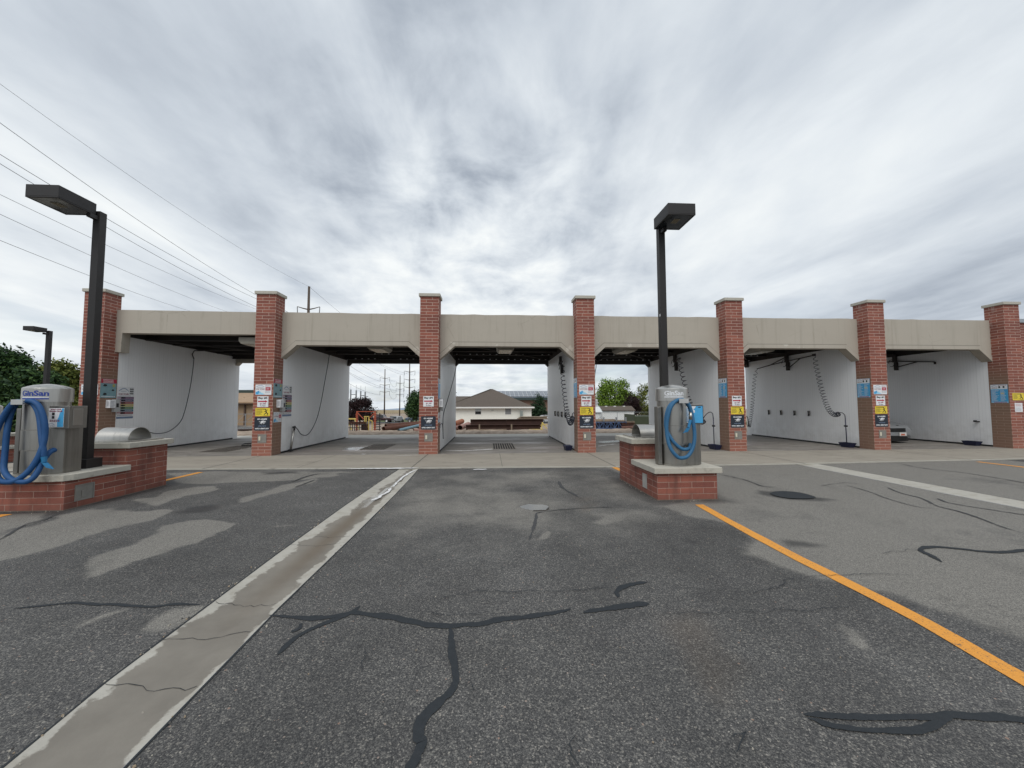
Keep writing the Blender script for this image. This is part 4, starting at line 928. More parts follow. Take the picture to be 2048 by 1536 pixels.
# ================================================================ BRICK ISLANDS, VACUUMS, LAMPS
def island(cx, z0=0.0, dy=0.0, label='', grp='brick vacuum islands', outlet='front'):
    x0 = cx-.53; y0 = 6.47+dy
    o = thing('brick_island', label, 'island', (x0, y0, z0), 0, grp)
    MB().box(0, 1.06, 0, 1.90, 0, .455).build('low_wall', M_ISLAND, o)
    MB().box(.001, 1.059, 1.032, 1.90, .4551, .855).build('high_wall', M_ISLAND, o)
    mb = MB(); X0_, X1_, Y0_, Y1_, Z0_, Z1_ = -.07, 1.13, -.06, 1.03, .4552, .555
    if cx < -5 and z0 == 0:             # the front right corner of the slab is broken away
        pts = [(X0_, Y0_), (X1_-.20, Y0_), (X1_-.15, Y0_+.025), (X1_-.07, Y0_+.03), (X1_-.055, Y0_+.07), (X1_-.015, Y0_+.13), (X1_, Y0_+.18), (X1_, Y1_), (X0_, Y1_)]
        n = len(pts); mb.add([(x, y, Z0_) for x, y in pts]+[(x, y, Z1_) for x, y in pts], [tuple(range(n-1, -1, -1)), tuple(range(n, 2*n))]+[(i, (i+1) % n, (i+1) % n+n, i+n) for i in range(n)])
    else: mb.box(X0_, X1_, Y0_, Y1_, Z0_, Z1_)
    mb.build('low_cap', M_CAP, o, bevel=.008)
    MB().box(-.07, 1.13, .975, 1.97, .8552, .955).build('high_cap', M_CAP, o, bevel=.008)
    if z0 == 0:
        if cx > 0: MB().box(-.012, -.0005, .43, .62, .10, .36).build('cover_plate', plain('plate_grey', (.40, .39, .36), .6), o, bevel=.003)
        else:
            b_ = MB().box(1.0605, 1.066, .15, .45, .10, .36); b_.box(1.0662, 1.075, .15, .17, .10, .36).box(1.0662, 1.075, .43, .45, .10, .36).box(1.0662, 1.075, .171, .429, .345, .36)
            e_ = b_.build('outlet_recess', M_COVER, o); MB().box(1.0662, 1.078, .25, .31, .15, .26).build('outlet', M_COVER, e_, bevel=.004)
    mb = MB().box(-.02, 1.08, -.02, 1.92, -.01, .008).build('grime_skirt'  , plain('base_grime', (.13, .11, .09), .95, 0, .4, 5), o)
    return o
CXR, CXL = 3.405, -7.21
island(CXR, label='stepped red brick island carrying the vacuum left of the yellow line')
island(CXL, label='stepped red brick island at the left edge with a chipped slab corner')
island(-17.0, -.30, 7.2, 'distant dark brick island glimpsed behind the left vacuum')
def hood(cx, y, z, label):
    o = thing('metal_hood', label, 'vent hood', (cx, y, z), 0, 'half-round metal hoods on the islands')
    MB().box(-.45, .45, -.36, .36, 0, .028).build('base_plate', M_STEEL, o, bevel=.004)
    mb = MB(); n = 20; V = []; r1, r2, L = .25, .243, .30
    for r in (r1, r2):
        for x in (-L, L):
            for k in range(n+1): a = math.pi*k/n; V.append((x, r*math.cos(a), .030+r*math.sin(a)*.93))
    m_ = n+1; F = []
    for k in range(n):
        F += [(k, k+1, m_+k+1, m_+k), (2*m_+k, 3*m_+k, 3*m_+k+1, 2*m_+k+1), (k, 2*m_+k, 2*m_+k+1, k+1), (m_+k, m_+k+1, 3*m_+k+1, 3*m_+k)]
    mb.add(V, F); mb.build('half_round_cover', M_STEEL, o, autos=40)
    return o
hood(CXR-.02, 7.93, .9555, 'half-round steel hood on the high slab behind the right vacuum')
hood(CXL+.06, 7.93, .9555, 'half-round steel hood on the high slab behind the left lamp post')

def vacuum(cx, cy, z, label, txtmat, hooked, left=False, full=True):
    o = thing('vacuum_cleaner', label, 'vacuum', (cx, cy, z), 0, 'steel car vacuums on brick islands')
    r = .262; n = 40
    MB().lathe([(r-.012, 0), (r-.012, .385), (r, .39), (r, .70), (r-.004, .705), (r-.004, 1.155)], n=n).build('tank', M_STEEL2, o, autos=35)
    MB().lathe([(r-.003, 1.155), (r+.018, 1.15), (r+.018, 1.365)], n=n).build('upper_band', M_STEEL, o, autos=35)
    MB().lathe([(r+.018, 1.365), (r+.008, 1.378), (r-.04, 1.402), (r-.10, 1.423), (r-.18, 1.438), (.02, 1.446), (.0, 1.446)], n=n).build('dome', M_STEEL, o, autos=50)
    MB().lathe([(r+.004, .005), (r+.004, .03)], n=n).build('foot_ring', M_STEEL2, o, smooth=True)
    # door seams as thin strips wrapped on the drum
    mb = MB()
    for a0, a1, za, zb_ in ((-170, -20, .702, .712), (-170, -20, .378, .387)):
        mb.lathe([(r+.0035, za), (r+.0035, zb_)], n=10, a0=R(a0), a1=R(a1), mat=M_COVER)
    mb.build('door_seam', None, o)
    # service cabinet and coin box on the right flank
    mb = MB(); pts = [(.10, -.20), (.27 if left else .37, -.20), (.37 if left else .49, -.08), (.37 if left else .49, .20), (.10, .20)]; nn = len(pts)
    mb.add([(x, y, 0.002) for x, y in pts]+[(x, y, .72) for x, y in pts], [tuple(range(nn-1, -1, -1)), tuple(range(nn, 2*nn))]+[(i, (i+1) % nn, (i+1) % nn+nn, i+nn) for i in range(nn)])
    mb.build('side_cabinet', M_STEEL3, o, bevel=.004)
    cb = MB().box(.16, .50, -.16, .12, .7205, 1.085).build('coin_box', M_STEEL3, o, bevel=.005)
    if full:
        if left: MB().box(.5005, .506, -.10, .05, .77, 1.04).build('lock_panel', M_STEEL2, cb, bevel=.004)
        MB().box(-.325, -.255, -.13, .02, .002, 1.045).build('side_channel', M_STEEL3, o, bevel=.008)
    hx = hooked
    hk = MB(); hk.box(hx-.085, hx+.085, -.42, -.408, 1.105, 1.185).box(hx-.06, hx+.06, -.4078, -.24, 1.11, 1.14); hk.build('hose_hook', M_GREYBOX, o, bevel=.004)
    # wrapped lettering
    vs, fs = text_mesh('GinSan', .035); rr = r+.0195; ta = R(-76) if left else R(-106)
    mb = MB(); W_, H_ = .34, .088; z_ = 1.243
    mb.add([((rr)*math.cos(ta+(v_[0]-.5)*W_/rr), rr*math.sin(ta+(v_[0]-.5)*W_/rr), z_+v_[1]*H_) for v_ in vs], fs, txtmat)
    mb.lathe([(rr, 1.21 if not left else 1.215), (rr, 1.228)], n=12, a0=ta-.5*W_/rr, a1=ta+.5*W_/rr, mat=M_WHITE if not left else M_WHITE)
    if left: mb.lathe([(rr+.001, 1.19), (rr+.001, 1.21)], n=12, a0=ta-.5*W_/rr, a1=ta+.5*W_/rr, mat=txtmat)
    mb.build('sign_print', None, o)
    return o
def w2l(o, p): return Vector(p)-o.location
def hose(o, pts, r=.026, name='hose', mat=None):
    P = smooth_path([w2l(o, p) for p in pts], 8); Q = [P[0]]; acc = 0.0; st_ = .0075
    for a, b_ in zip(P, P[1:]):
        L_ = (b_-a).length; t = st_-acc
        while t <= L_: Q.append(a.lerp(b_, t/L_)); t += st_
        acc = L_-(t-st_)
    return MB().tube(Q, [r*(1.035 if k % 2 else .965) for k in range(len(Q))], 12, mat or M_HOSE).build(name, None, o, smooth=True)
ZL = .5552
VYR, VXR = 6.86, 3.35; VYL, VXL = 6.70, -7.25
vr = vacuum(VXR, VYR, ZL, 'brushed steel vacuum with coiled blue hose left of the yellow line', M_WHITE, .02)
vl = vacuum(VXL, VYL, ZL, 'brushed steel vacuum at the left edge with blue lettering', M_LBL, .0, True)
# right hose: loops over the hook, falls either side, crosses at the bottom (survey points on the plane just before the drum)
YH = VYR-.335
def zr2(pts): return [at(1180+a/5.12, 720+b/5.12, Y=YH+dy_) for a, b, dy_ in pts]
hose(vr, zr2([(930, 405, .0), (880, 420, -.02), (830, 480, -.02), (800, 570, -.01), (785, 670, 0), (788, 760, 0), (805, 850, -.02), (840, 930, -.05), (900, 995, -.06), (950, 1003, -.06), (1000, 985, -.05), (1045, 920, -.04), (1068, 830, -.03), (1070, 740, -.02), (1058, 650, -.01), (1045, 560, 0), (1022, 480, 0), (985, 425, 0), (935, 402, .0)]), .031)
hose(vr, zr2([(935, 412, .05), (870, 425, .05), (815, 470, .05), (785, 550, .05), (775, 640, .05), (785, 720, .04), (815, 780, .02), (860, 845, 0), (930, 905, -.02), (985, 915, -.01), (1020, 900, .05), (1028, 860, .13)]), .030)
hose(vr, zr2([(975, 425, .03), (1010, 470, .03), (1030, 530, .02), (1032, 560, .01)]), .030)
MB().tube([w2l(vr, p) for p in zr2([(1031, 535, .005), (1031, 612, -.005)])], .031, 12).build('hose_cuff', M_STEEL2, vr, smooth=True)
a_ = [w2l(vr, p) for p in zr2([(1029, 612, -.005), (1010, 690, -.02), (982, 740, -.03)])]
nz = MB(); nz.tube(a_[:2], [.028, .024], 12)
d_ = (a_[2]-a_[1]); s_ = Vector((0, 1, 0)); w_ = Vector((.045, 0, .012))
nz.add([a_[1]-w_*.55-s_*.022, a_[1]+w_*.55-s_*.022, a_[1]+w_*.55+s_*.022, a_[1]-w_*.55+s_*.022, a_[2]-w_*1.1-s_*.01, a_[2]+w_*.7-s_*.01, a_[2]+w_*.7+s_*.01, a_[2]-w_*1.1+s_*.01], [(0, 1, 2, 3), (4, 7, 6, 5), (0, 4, 5, 1), (1, 5, 6, 2), (2, 6, 7, 3), (3, 7, 4, 0)])
nz.build('nozzle', M_NOZ, vr)
# left hose
YHL = VYL-.345
def zl2(pts): return [at(a/6.4, 750+b/6.4, Y=YHL+dy_) for a, b, dy_ in pts]
hose(vl, zl2([(260, 340, 0), (190, 350, -.01), (110, 430, -.02), (40, 540, -.03), (-30, 680, -.04), (-80, 850, -.05), (-85, 1050, -.05), (-60, 1220, -.08), (-10, 1340, -.14), (80, 1370, -.16), (180, 1360, -.16), (300, 1290, -.13), (400, 1190, -.09), (480, 1070, -.06), (530, 960, -.04), (555, 880, -.02), (575, 770, 0), (575, 640, 0), (545, 500, 0), (490, 390, 0), (420, 340, 0), (345, 335, 0)]), .037, mat=M_HOSE_D)
hose(vl, zl2([(250, 350, .06), (200, 380, .06), (150, 470, .05), (110, 600, .03), (85, 760, .01), (70, 930, 0), (55, 1080, -.02), (50, 1200, -.05), (85, 1280, -.10), (160, 1340, -.14), (250, 1365, -.15), (340, 1365, -.14), (420, 1320, -.10), (480, 1240, -.06), (530, 1140, -.02), (580, 1050, .02), (640, 985, .07), (700, 955, .14)]), .037, mat=M_HOSE_D)
hose(vl, zl2([(345, 345, .05), (420, 365, .04), (480, 450, .03), (510, 560, .02), (525, 700, .0), (540, 850, -.02), (555, 960, -.03), (562, 1045, -.03)]), .037, mat=M_HOSE_D)
a_ = [w2l(vl, p) for p in zl2([(562, 1045, -.03), (568, 1115, -.03), (645, 1195, -.05)])]
nz = MB(); nz.tube(a_[:2], [.037, .030], 12); s_ = Vector((0, 1, 0)); w_ = Vector((.05, 0, -.012))
nz.add([a_[1]-w_*.6-s_*.024, a_[1]+w_*.5-s_*.024, a_[1]+w_*.5+s_*.024, a_[1]-w_*.6+s_*.024, a_[2]-w_*1.1-s_*.01, a_[2]+w_*.9-s_*.01, a_[2]+w_*.9+s_*.01, a_[2]-w_*1.1+s_*.01], [(0, 1, 2, 3), (4, 7, 6, 5), (0, 4, 5, 1), (1, 5, 6, 2), (2, 6, 7, 3), (3, 7, 4, 0)])
nz.build('nozzle', M_NOZ, vl)
# signs on the coin boxes
M_RIMS = plain('sign_frame_dark', (.03, .03, .035), .4)
o = board('club_sign', VXL+.175, VYL-.161, ZL+.745, .255, .305, M_WHITE, 'white and blue JOIN OUR WASH CLUB sign on the left vacuum', 'sign', 0, None, .004)
mb = MB(); y_ = -.0052
splash(mb, .16, .252, .004, .30, y_, M_SKYB, 5, 8); mb.add([(.185, y_-.0004, .004), (.252, y_-.0004, .004), (.252, y_-.0004, .301), (.225, y_-.0004, .301), (.19, y_-.0004, .18)], [(0, 1, 2, 3, 4)], M_SKYB)
put_text(mb, 'JOIN OUR', .05, .215, .272, .295, y_-.0008, M_MAROON, .05); put_text(mb, 'WASH CLUB', .03, .23, .243, .267, y_-.0008, M_MAROON, .05)
for zz in (.195, .14): rect(mb, .075, .115, zz-.005, zz+.04, y_, M_INK)
lines(mb, .045, .2, .085, .122, 2, y_-.0008, M_MAROON, .6, .05); arcs(mb, .012, .13, .028, .062, y_, M_LOGO); lines(mb, .012, .13, .01, .024, 1, y_, M_GINK, .6, .1); mb.build('sign_print', None, o)
o = board('blue_sign', VXR+.165, VYR-.162, ZL+.74, .335, .325, M_RIMS, 'dark-framed blue sign with white torn edge on the right vacuum', 'sign', 0, None, .012)
mb = MB(); y_ = -.0132
rect(mb, .012, .323, .012, .313, y_, M_SKYB); prev = None; rr_ = random.Random(4)
for k in range(25):
    zz = .012+.301*k/24; xx = .125+.05*(k/24)+rr_.uniform(-.028, .028); cur = ((.012, y_-.0006, zz), (xx, y_-.0006, zz))
    if prev: mb.quad(prev[0], prev[1], cur[1], cur[0], M_WHITE)
    prev = cur
lines(mb, .025, .14, .03, .28, 12, y_-.001, M_SKYB, .5, .6); rect(mb, .24, .29, .285, .30, y_-.001, M_INK); mb.build('sign_print', None, o)
# distant vacuum on the far left island
v3 = vacuum(-17.0, 14.0, .2552, 'distant vacuum with blue hose behind the left vacuum', M_LBL, 0, True, False)
hose(v3, [Vector((-17.0, 13.66, .2552))+Vector(p) for p in ((.1, 0, .93), (.0, -.02, .95), (-.2, -.02, .8), (-.28, -.02, .5), (-.2, -.02, .2), (.05, -.04, .02), (.25, -.03, .25), (.3, 0, .6), (.22, 0, .88), (.1, 0, .95))], .03)

# lamp posts
def lamp(px, py, zb, ztop, hx, label, grp='bronze shoebox lamp posts', k=1.0):
    o = thing('lamp_post', label, 'lamp post', (px, py, zb), 0, grp); h = ztop-zb
    MB().box(-.0625, .0625, -.0625, .0625, .03, h).build('pole', M_BRONZE, o, bevel=.006)
    MB().box(-.14, .14, -.14, .14, 0, .16).build('base_cover', M_BRONZE, o, bevel=.006)
    hd = MB(); a, b_, c, d, e_, g = hx-.255*k, hx+.255*k, -.085-.605*k, -.085, h-.10*k, h+.115*k
    hd.box(a, b_, c, d, e_+.022, g); hd.box(a, b_, c, c+.025, e_, e_+.0215).box(a, b_, d-.025, d, e_, e_+.0215).box(a, a+.025, c+.0251, d-.0251, e_, e_+.0215).box(b_-.025, b_, c+.0251, d-.0251, e_, e_+.0215)
    hd.build('lamp_head', M_BRONZE, o, bevel=.004)
    MB().box(-.035, .035, -.20, -.0627, h-.17, h-.101).build('arm', M_BRONZE, o)
    MB().box(a+.026, b_-.026, c+.026, d-.026, e_+.006, e_+.014).build('lens', M_GLASS, o)
    mb = MB(); 
    for q in range(4): mb.tube([(hx-.045+q*.03, -.52, e_+.010-.006), (hx-.045+q*.03, -.36, e_+.010-.006)], .010, 8)
    mb.build('bulb', M_LENS, o)
    return o
lamp(3.385, 7.22, ZL, 5.17, .085, 'dark bronze shoebox lamp post behind the right vacuum')
p_ = at(1319.5, 632, Y=7.156); MB().box(-.0635, -.0628, -.02, .02, 0, .045).build('sticker', M_WHITE, bpy.data.objects['lamp_post'], loc=(0, -.03, p_.z-ZL))
lamp(-7.10, 7.20, ZL, 5.16, -.24, 'tall dark bronze lamp post behind the left vacuum')
lamp(-17.15, 15.75, .255, 4.55, -.18, 'small distant lamp post against the trees at the far left', k=.74)

# ================================================================ HOSES, BOOMS, BRUSHES IN THE BAYS
XLF = lambda i: X0+S*i+PW; XRF = lambda i: X0+S*i
def Zm(ox, oy, sc, pts, X): return [at(ox+a/sc, oy+b/sc, X=X) for a, b in pts]
def pathobj(name, pts, r, mat, parent, org, k=6, n=6): return MB().tube([p-Vector(org) for p in smooth_path(pts, k)], r, n, mat).build(name, None, parent, smooth=True)
def coil(name, pts, rad, turns, r, parent, org, mat, power=1.5):
    P = smooth_path(pts, 10); L = [0]
    for a, b_ in zip(P, P[1:]): L.append(L[-1]+(b_-a).length)
    N = turns*10; out_ = []
    for i in range(N+1):
        t = 1-(1-i/N)**power; s_ = t*L[-1]; k = max(1, min(len(L)-1, next((j for j, x in enumerate(L) if x >= s_), len(L)-1)))
        f = (s_-L[k-1])/(L[k]-L[k-1]+1e-9); p = P[k-1].lerp(P[k], f); d = (P[k]-P[k-1]).normalized(); u = Vector((1, 0, 0)); u = (u-d*u.dot(d)).normalized(); w = d.cross(u)
        a = 2*math.pi*i/10; rr = rad*min(1, i/10+.15); out_.append(p+(u*math.cos(a)+w*math.sin(a))*rr-Vector(org))
    return MB().tube(out_, r, 5, mat).build(name, None, parent, smooth=True)
# spray hoses on the left walls
def spray_hose(pts, label, arm_pts, gun=True, holder=None):
    org = pts[0]; o = thing('spray_hose', label, 'hose', org, 0, 'black spray hoses in the bays')
    pathobj('hose', pts, .014, M_HOSE_N, o, org, 8)
    pathobj('boom_arm', arm_pts, .022, M_DARK, o, org, 2)
    if gun:
        g = pts[-1]; mb = MB().bar(g-Vector(org), g-Vector(org)+Vector((0, -.16, -.015)), .045, .06).bar(g-Vector(org)+Vector((0, -.05, -.01)), g-Vector(org)+Vector((0, -.03, -.13)), .03, .04); mb.build('spray_gun', M_BLACK, o, bevel=.006)
    if holder:
        a, b_ = holder; mb = MB(); mb.tube([a-Vector(org), b_-Vector(org)], .035, 10).build('gun_holder', M_STEEL, o, smooth=True)
        MB().box(-.05, .05, -.08, .08, 0, .07).build('holder_foot', M_BLACK, o, loc=b_-Vector(org)-Vector((0, 0, .04)))
    return o
x = XLF(0)+.12; P = Zm(0, 640, 3.657, [(1418, 285), (1412, 350), (1395, 470), (1375, 570), (1350, 670), (1325, 735), (1280, 785), (1220, 820), (1150, 830), (1085, 818), (1040, 792)], x)
spray_hose(P, 'thin dark hose sagging along the tall leftmost white wall', [P[0], P[0]+Vector((0, .0, .34)), P[0]+Vector((.9, .4, .38))])
x = XLF(1)+.12; P = Zm(440, 560, 3.938, [(860, 595), (852, 650), (836, 740), (820, 830), (802, 930), (778, 1040), (752, 1120), (715, 1190), (680, 1222), (640, 1215), (612, 1178), (592, 1155)], x)
spray_hose(P, 'thin dark hose hanging into a chrome wall holder in the second bay', [P[0], P[0]+Vector((.1, .05, .10)), P[0]+Vector((1.6, .2, .12))], True, tuple(Zm(440, 560, 3.938, [(586, 1160), (556, 1340)], x-.04)))
x = XLF(2)+.14; P = Zm(820, 560, 3.938, [(370, 655), (345, 770), (315, 880), (285, 980), (264, 1055), (259, 1150), (262, 1250)], x)
o = spray_hose(P, 'straight taut dark hose across the left wall of the middle bay', [P[0], P[0]+Vector((.1, .05, .10)), P[0]+Vector((1.4, .1, .12))], False)
pathobj('hose_loop', Zm(820, 560, 3.938, [(234, 1165), (240, 1138), (250, 1130), (257, 1145), (260, 1200)], x), .014, M_HOSE_N, o, P[0], 6)
x = XLF(3)+.5; P = Zm(820, 560, 3.938, [(1466, 655), (1465, 690), (1458, 730), (1452, 800)], x)
spray_hose(P, 'short dark hose end dangling beside the pillar left of the green tree', [P[0], P[0]+Vector((.3, .0, .2)), P[0]+Vector((1.4, .1, .25))], False)

def brush(i, label, org, hand, head, hoz, mat=M_NAVY):
    o = thing('foam_brush', label, 'wash brush', org, 0, 'long-handled foam brushes'); O = Vector(org)
    MB().tube([hand-O, head-O], .016, 8).build('handle', M_NAVY, o, smooth=True)
    mid = hand.lerp(head, .33)-O; MB().box(-.03, .03, -.05, .05, -.03, .03).build('grip_clip', M_BLACK, o, loc=mid)
    pathobj('feed_hose', hoz, .014, M_HOSE_N, o, org, 6)
    return o
def bin_(c, label):
    o = thing('brush_bin', label, 'bin', c, 0, 'small dark blue brush bins on the bay floors')
    v = []; 
    for (w, d_, z) in ((.09, .17, 0), (.13, .24, .17)): v += [(-w, -d_, z), (w, -d_, z), (w, d_, z), (-w, d_, z)]
    mb = MB().add(v, [(3, 2, 1, 0), (0, 1, 5, 4), (1, 2, 6, 5), (2, 3, 7, 6), (3, 0, 4, 7)]); mb.add([(a*.93, b_*.95, z-.002) for a, b_, z in v[4:]]+[(a*.9, b_*.92, .03) for a, b_, z in v[:4]], [(0, 1, 5, 4), (1, 2, 6, 5), (2, 3, 7, 6), (3, 0, 4, 7), (4, 5, 6, 7)])
    mb.build('bin_shell', M_NAVY, o); return o
def boom(label, base, arms, x):
    o = thing('hose_boom', label, 'hose boom', base, 0, 'ceiling hose booms'); O = Vector(base)
    MB().box(-.05, .05, -.07, .07, -.05, .28).build('swivel_head', M_DARK, o); MB().box(.0, .10, -.06, .06, -.42, -.0505).build('wall_bracket', M_DARK, o)
    for a in arms:
        mb = MB().tube([Vector(p)-O for p in a], .022, 8); mb.build('boom_arm', M_DARK, o, smooth=False)
    MB().tube([Vector((0, .13*math.cos(t), .16*math.sin(t)-.08))+Vector((-.03, .12, 0)) for t in np.linspace(0, 5.2, 16)], .012, 6, M_BLACK).build('hose_loop', None, o, smooth=True)
    return o
# bay right of the fifth pillar: two arms, two coils
xw = XRF(5); b0 = at(1120+1785/3.938, 560+640/3.938, X=xw-.10)
eR = at(1528+388/3.938, 560+594/3.938, X=xw-.55); eL = at(1120+1552/3.938, 560+700/3.938, X=xw-.40)
o = boom('double ceiling boom with two coiled hoses on the wall left of the silver car', b0, [[b0, eR], [b0+Vector((0, -.05, -.35)), Vector(b0).lerp(eR, .55)], [b0, Vector(b0).lerp(eL, .5)+Vector((0, 0, .02)), eL], [b0+Vector((0, .02, .2)), Vector(b0).lerp(eL, .6)]], xw)
MB().box(-.03, .03, -.1, .03, -.03, .06).build('arm_end', M_DARK, o, loc=eR-b0)
cR = Zm(1528, 560, 3.938, [(400, 600), (408, 660), (416, 700), (432, 770), (450, 850), (475, 930), (500, 1000), (530, 1045), (560, 1062), (587, 1055)], xw-.45)
coil('coil_hose', cR, .08, 26, .010, o, b0, M_HOSE_N, 1.75)
cL = Zm(1120, 560, 3.938, [(1550, 702), (1535, 760), (1528, 830), (1522, 900), (1515, 980), (1508, 1050), (1495, 1120), (1488, 1155)], xw-.40)
coil('coil_hose', cL, .075, 24, .010, o, b0, M_HOSE_N, 1.6)
pathobj('brush_stub', Zm(1120, 560, 3.938, [(1488, 1150), (1482, 1110), (1478, 1085), (1468, 1072)], xw-.40), .02, M_BLACK, o, b0)
hb = Zm(1528, 560, 3.938, [(640, 1085), (652, 1283)], xw-.22); brush(5, 'dark long-handled brush standing in its bin left of the silver car', hb[1], hb[0], hb[1], Zm(1528, 560, 3.938, [(585, 1056), (597, 1045), (620, 1048), (636, 1065), (640, 1088)], xw-.3))
bin_(Vector((xw-.20, hb[1].y, .012)), 'dark blue bin under the brush left of the silver car')
# bay behind the right vacuum
xw = XRF(4); b0 = at(1120+905/3.938, 560+640/3.938, X=xw-.10); e1 = at(1120+945/3.938, 560+614/3.938, X=xw-.3)
o = boom('ceiling boom with one coiled hose on the wall behind the right lamp post', b0, [[b0, e1]], xw)
coil('coil_hose', Zm(1120, 560, 3.938, [(946, 612), (955, 700), (968, 760), (985, 830), (1000, 900), (1020, 960), (1050, 1020), (1085, 1085), (1112, 1120), (1130, 1112)], xw-.3), .085, 24, .013, o, b0, M_HOSE_N, 1.6)
hb = Zm(1120, 560, 3.938, [(1207, 1080), (1214, 1290)], xw-.22); brush(4, 'dark long-handled brush standing in its bin right of the right vacuum', hb[1], hb[0], hb[1], Zm(1120, 560, 3.938, [(1122, 1115), (1132, 1085), (1152, 1058), (1180, 1041), (1200, 1050), (1207, 1082)], xw-.25))
bin_(Vector((xw-.20, hb[1].y, .012)), 'dark blue bin under the brush right of the right vacuum')
# middle bay
xw = XRF(3); b0 = at(820+1185/3.938, 560+655/3.938, X=xw-.10); e1 = at(820+1200/3.938, 560+640/3.938, X=xw-.2)
o = boom('ceiling boom with one coiled hose on the right wall of the middle bay', b0, [[b0, e1]], xw)
coil('coil_hose', Zm(820, 560, 3.938, [(1199, 640), (1202, 700), (1203, 770), (1212, 850), (1220, 930), (1230, 1010), (1245, 1080), (1260, 1125), (1270, 1120), (1280, 1085)], xw-.2), .075, 26, .013, o, b0, M_HOSE_N, 1.6)
pathobj('feed_hose', Zm(820, 560, 3.938, [(1275, 1090), (1279, 1060), (1286, 1046), (1296, 1050)], xw-.1), .014, M_HOSE_N, o, b0)
bin_(Vector((xw-.20, 13.55, .012)), 'dark blue bin peeking out left of the fourth brick pillar')
# coil glimpsed left of the third pillar
xw = XRF(2); b0 = Vector((xw-.12, 16.4, 3.6)); o = boom('ceiling boom whose coiled hose peeks out left of the third pillar', b0, [[b0, b0+Vector((-.1, -.8, .05))]], xw)
coil('coil_hose', [b0+Vector((-.1, -.8, .05)), Vector((xw-.16, 15.6, 3.0)), Vector((xw-.16, 15.55, 2.2)), Vector((xw-.2, 15.3, 1.5)), Vector((xw-.2, 14.6, 1.0))], .08, 22, .012, o, b0, M_HOSE_N, 1.5)
# bay with the silver car
xw = XRF(6); b0 = at(1528+1030/3.938, 560+640/3.938, X=xw-.10); e1 = at(1528+1345/3.938, 560+645/3.938, X=xw-.10)
e2 = Vector((xw-.8, 18.6, 3.55))
o = boom('ceiling boom with a bare arm on the wall behind the silver car', b0, [[b0, e1], [b0+Vector((0, 0, -.3)), Vector(b0).lerp(e1, .6)], [b0, e2]], xw)
MB().box(-.02, .02, -.03, .03, -.10, 0).build('arm_end', M_DARK, o, loc=e1-b0)
MB().box(-.05, .05, -.2, .2, -.03, .03).build('swivel_plate', M_DARK, o, loc=(0, .2, .3))
bin_(Vector((xw-.20, 13.85, .012)), 'dark blue bin at the foot of the rightmost white wall')
# wall clips for floor mats
def clip(xw, y, z, label):
    o = thing('mat_clip', label, 'mat clip', (xw-.001, y, z), 0, 'steel floor mat clips on the white walls')
    MB().box(-.012, 0, -.045, .045, -.10, .11).build('clip_plate', M_STEEL2, o); MB().bar((-.04, .02, .10), (-.055, -.02, -.02), .05, .02).bar((-.055, -.02, -.02), (-.03, .025, -.11), .05, .02).build('clip_jaw', M_BLACK, o)
NM = ('farthest', 'second farthest', 'third farthest', 'nearest')
for k, y in enumerate((17.85, 17.07, 16.29, 15.52)): clip(XRF(5), y, 1.235, NM[k]+' of four mat clips on the wall left of the silver car')
for k, y in enumerate((17.05, 16.30, 15.50, 14.74)): clip(XRF(3), y, 1.235, NM[k]+' of four mat clips on the right wall of the middle bay')
o = thing('wall_hook', 'small dark hook on the rightmost white wall above the blue bin', 'hook', (XRF(6)-.001, 13.76, .94)); MB().box(-.14, 0, -.05, .05, -.02, .02).box(-.14, -.11, -.05, .05, .0205, .05).build('hook_arm', M_BLACK, o)
# floor drains
def drain(x0, x1, y0, y1, rows, cols, label):
    o = thing('floor_drain', label, 'drain', (x0, y0, .012), 0, 'floor drains in the bays'); w, d_ = x1-x0, y1-y0
    MB().box(0, w, 0, d_, .001, .003).build('drain_pit', plain('pit_black', (.004, .004, .004), .9), o); mb = MB()
    for i in range(cols+1): u = w*i/cols; mb.box(u-.017, u+.017, 0, d_, .0032, .010)
    for j in range(rows+1): v_ = d_*j/rows; mb.box(0, w, v_-.02, v_+.02, .0102, .0125)
    mb.build('grate', plain('grate_iron', (.20, .175, .15), .7, .2, .3), o)
drain(.12, .95, 14.05, 16.05, 2, 9, 'slotted steel floor drain in the middle bay'); drain(-4.75, -3.85, 14.28, 16.1, 2, 9, 'dark floor drain beside the bright puddle in the second bay')
drain(-10.1, -9.2, 14.0, 16.0, 2, 9, 'dark floor drain in the tall leftmost bay'); drain(5.5, 6.4, 14.1, 16.1, 2, 9, 'dark floor drain half hidden behind the right island')
pts = [Vector((-9.6+.5*math.cos(t)*(1+.25*math.sin(3*t)), 16.3+.55*math.sin(t)*(1+.2*math.cos(2*t)), .03+.02*abs(math.sin(5*t)))) for t in np.linspace(0, 11, 40)]
o = MB().tube(pts, .016, 6).build('floor_hose', M_BLACK, smooth=True); tag(o, 'tangled black hose lying on the floor of the tall leftmost bay', 'hose')

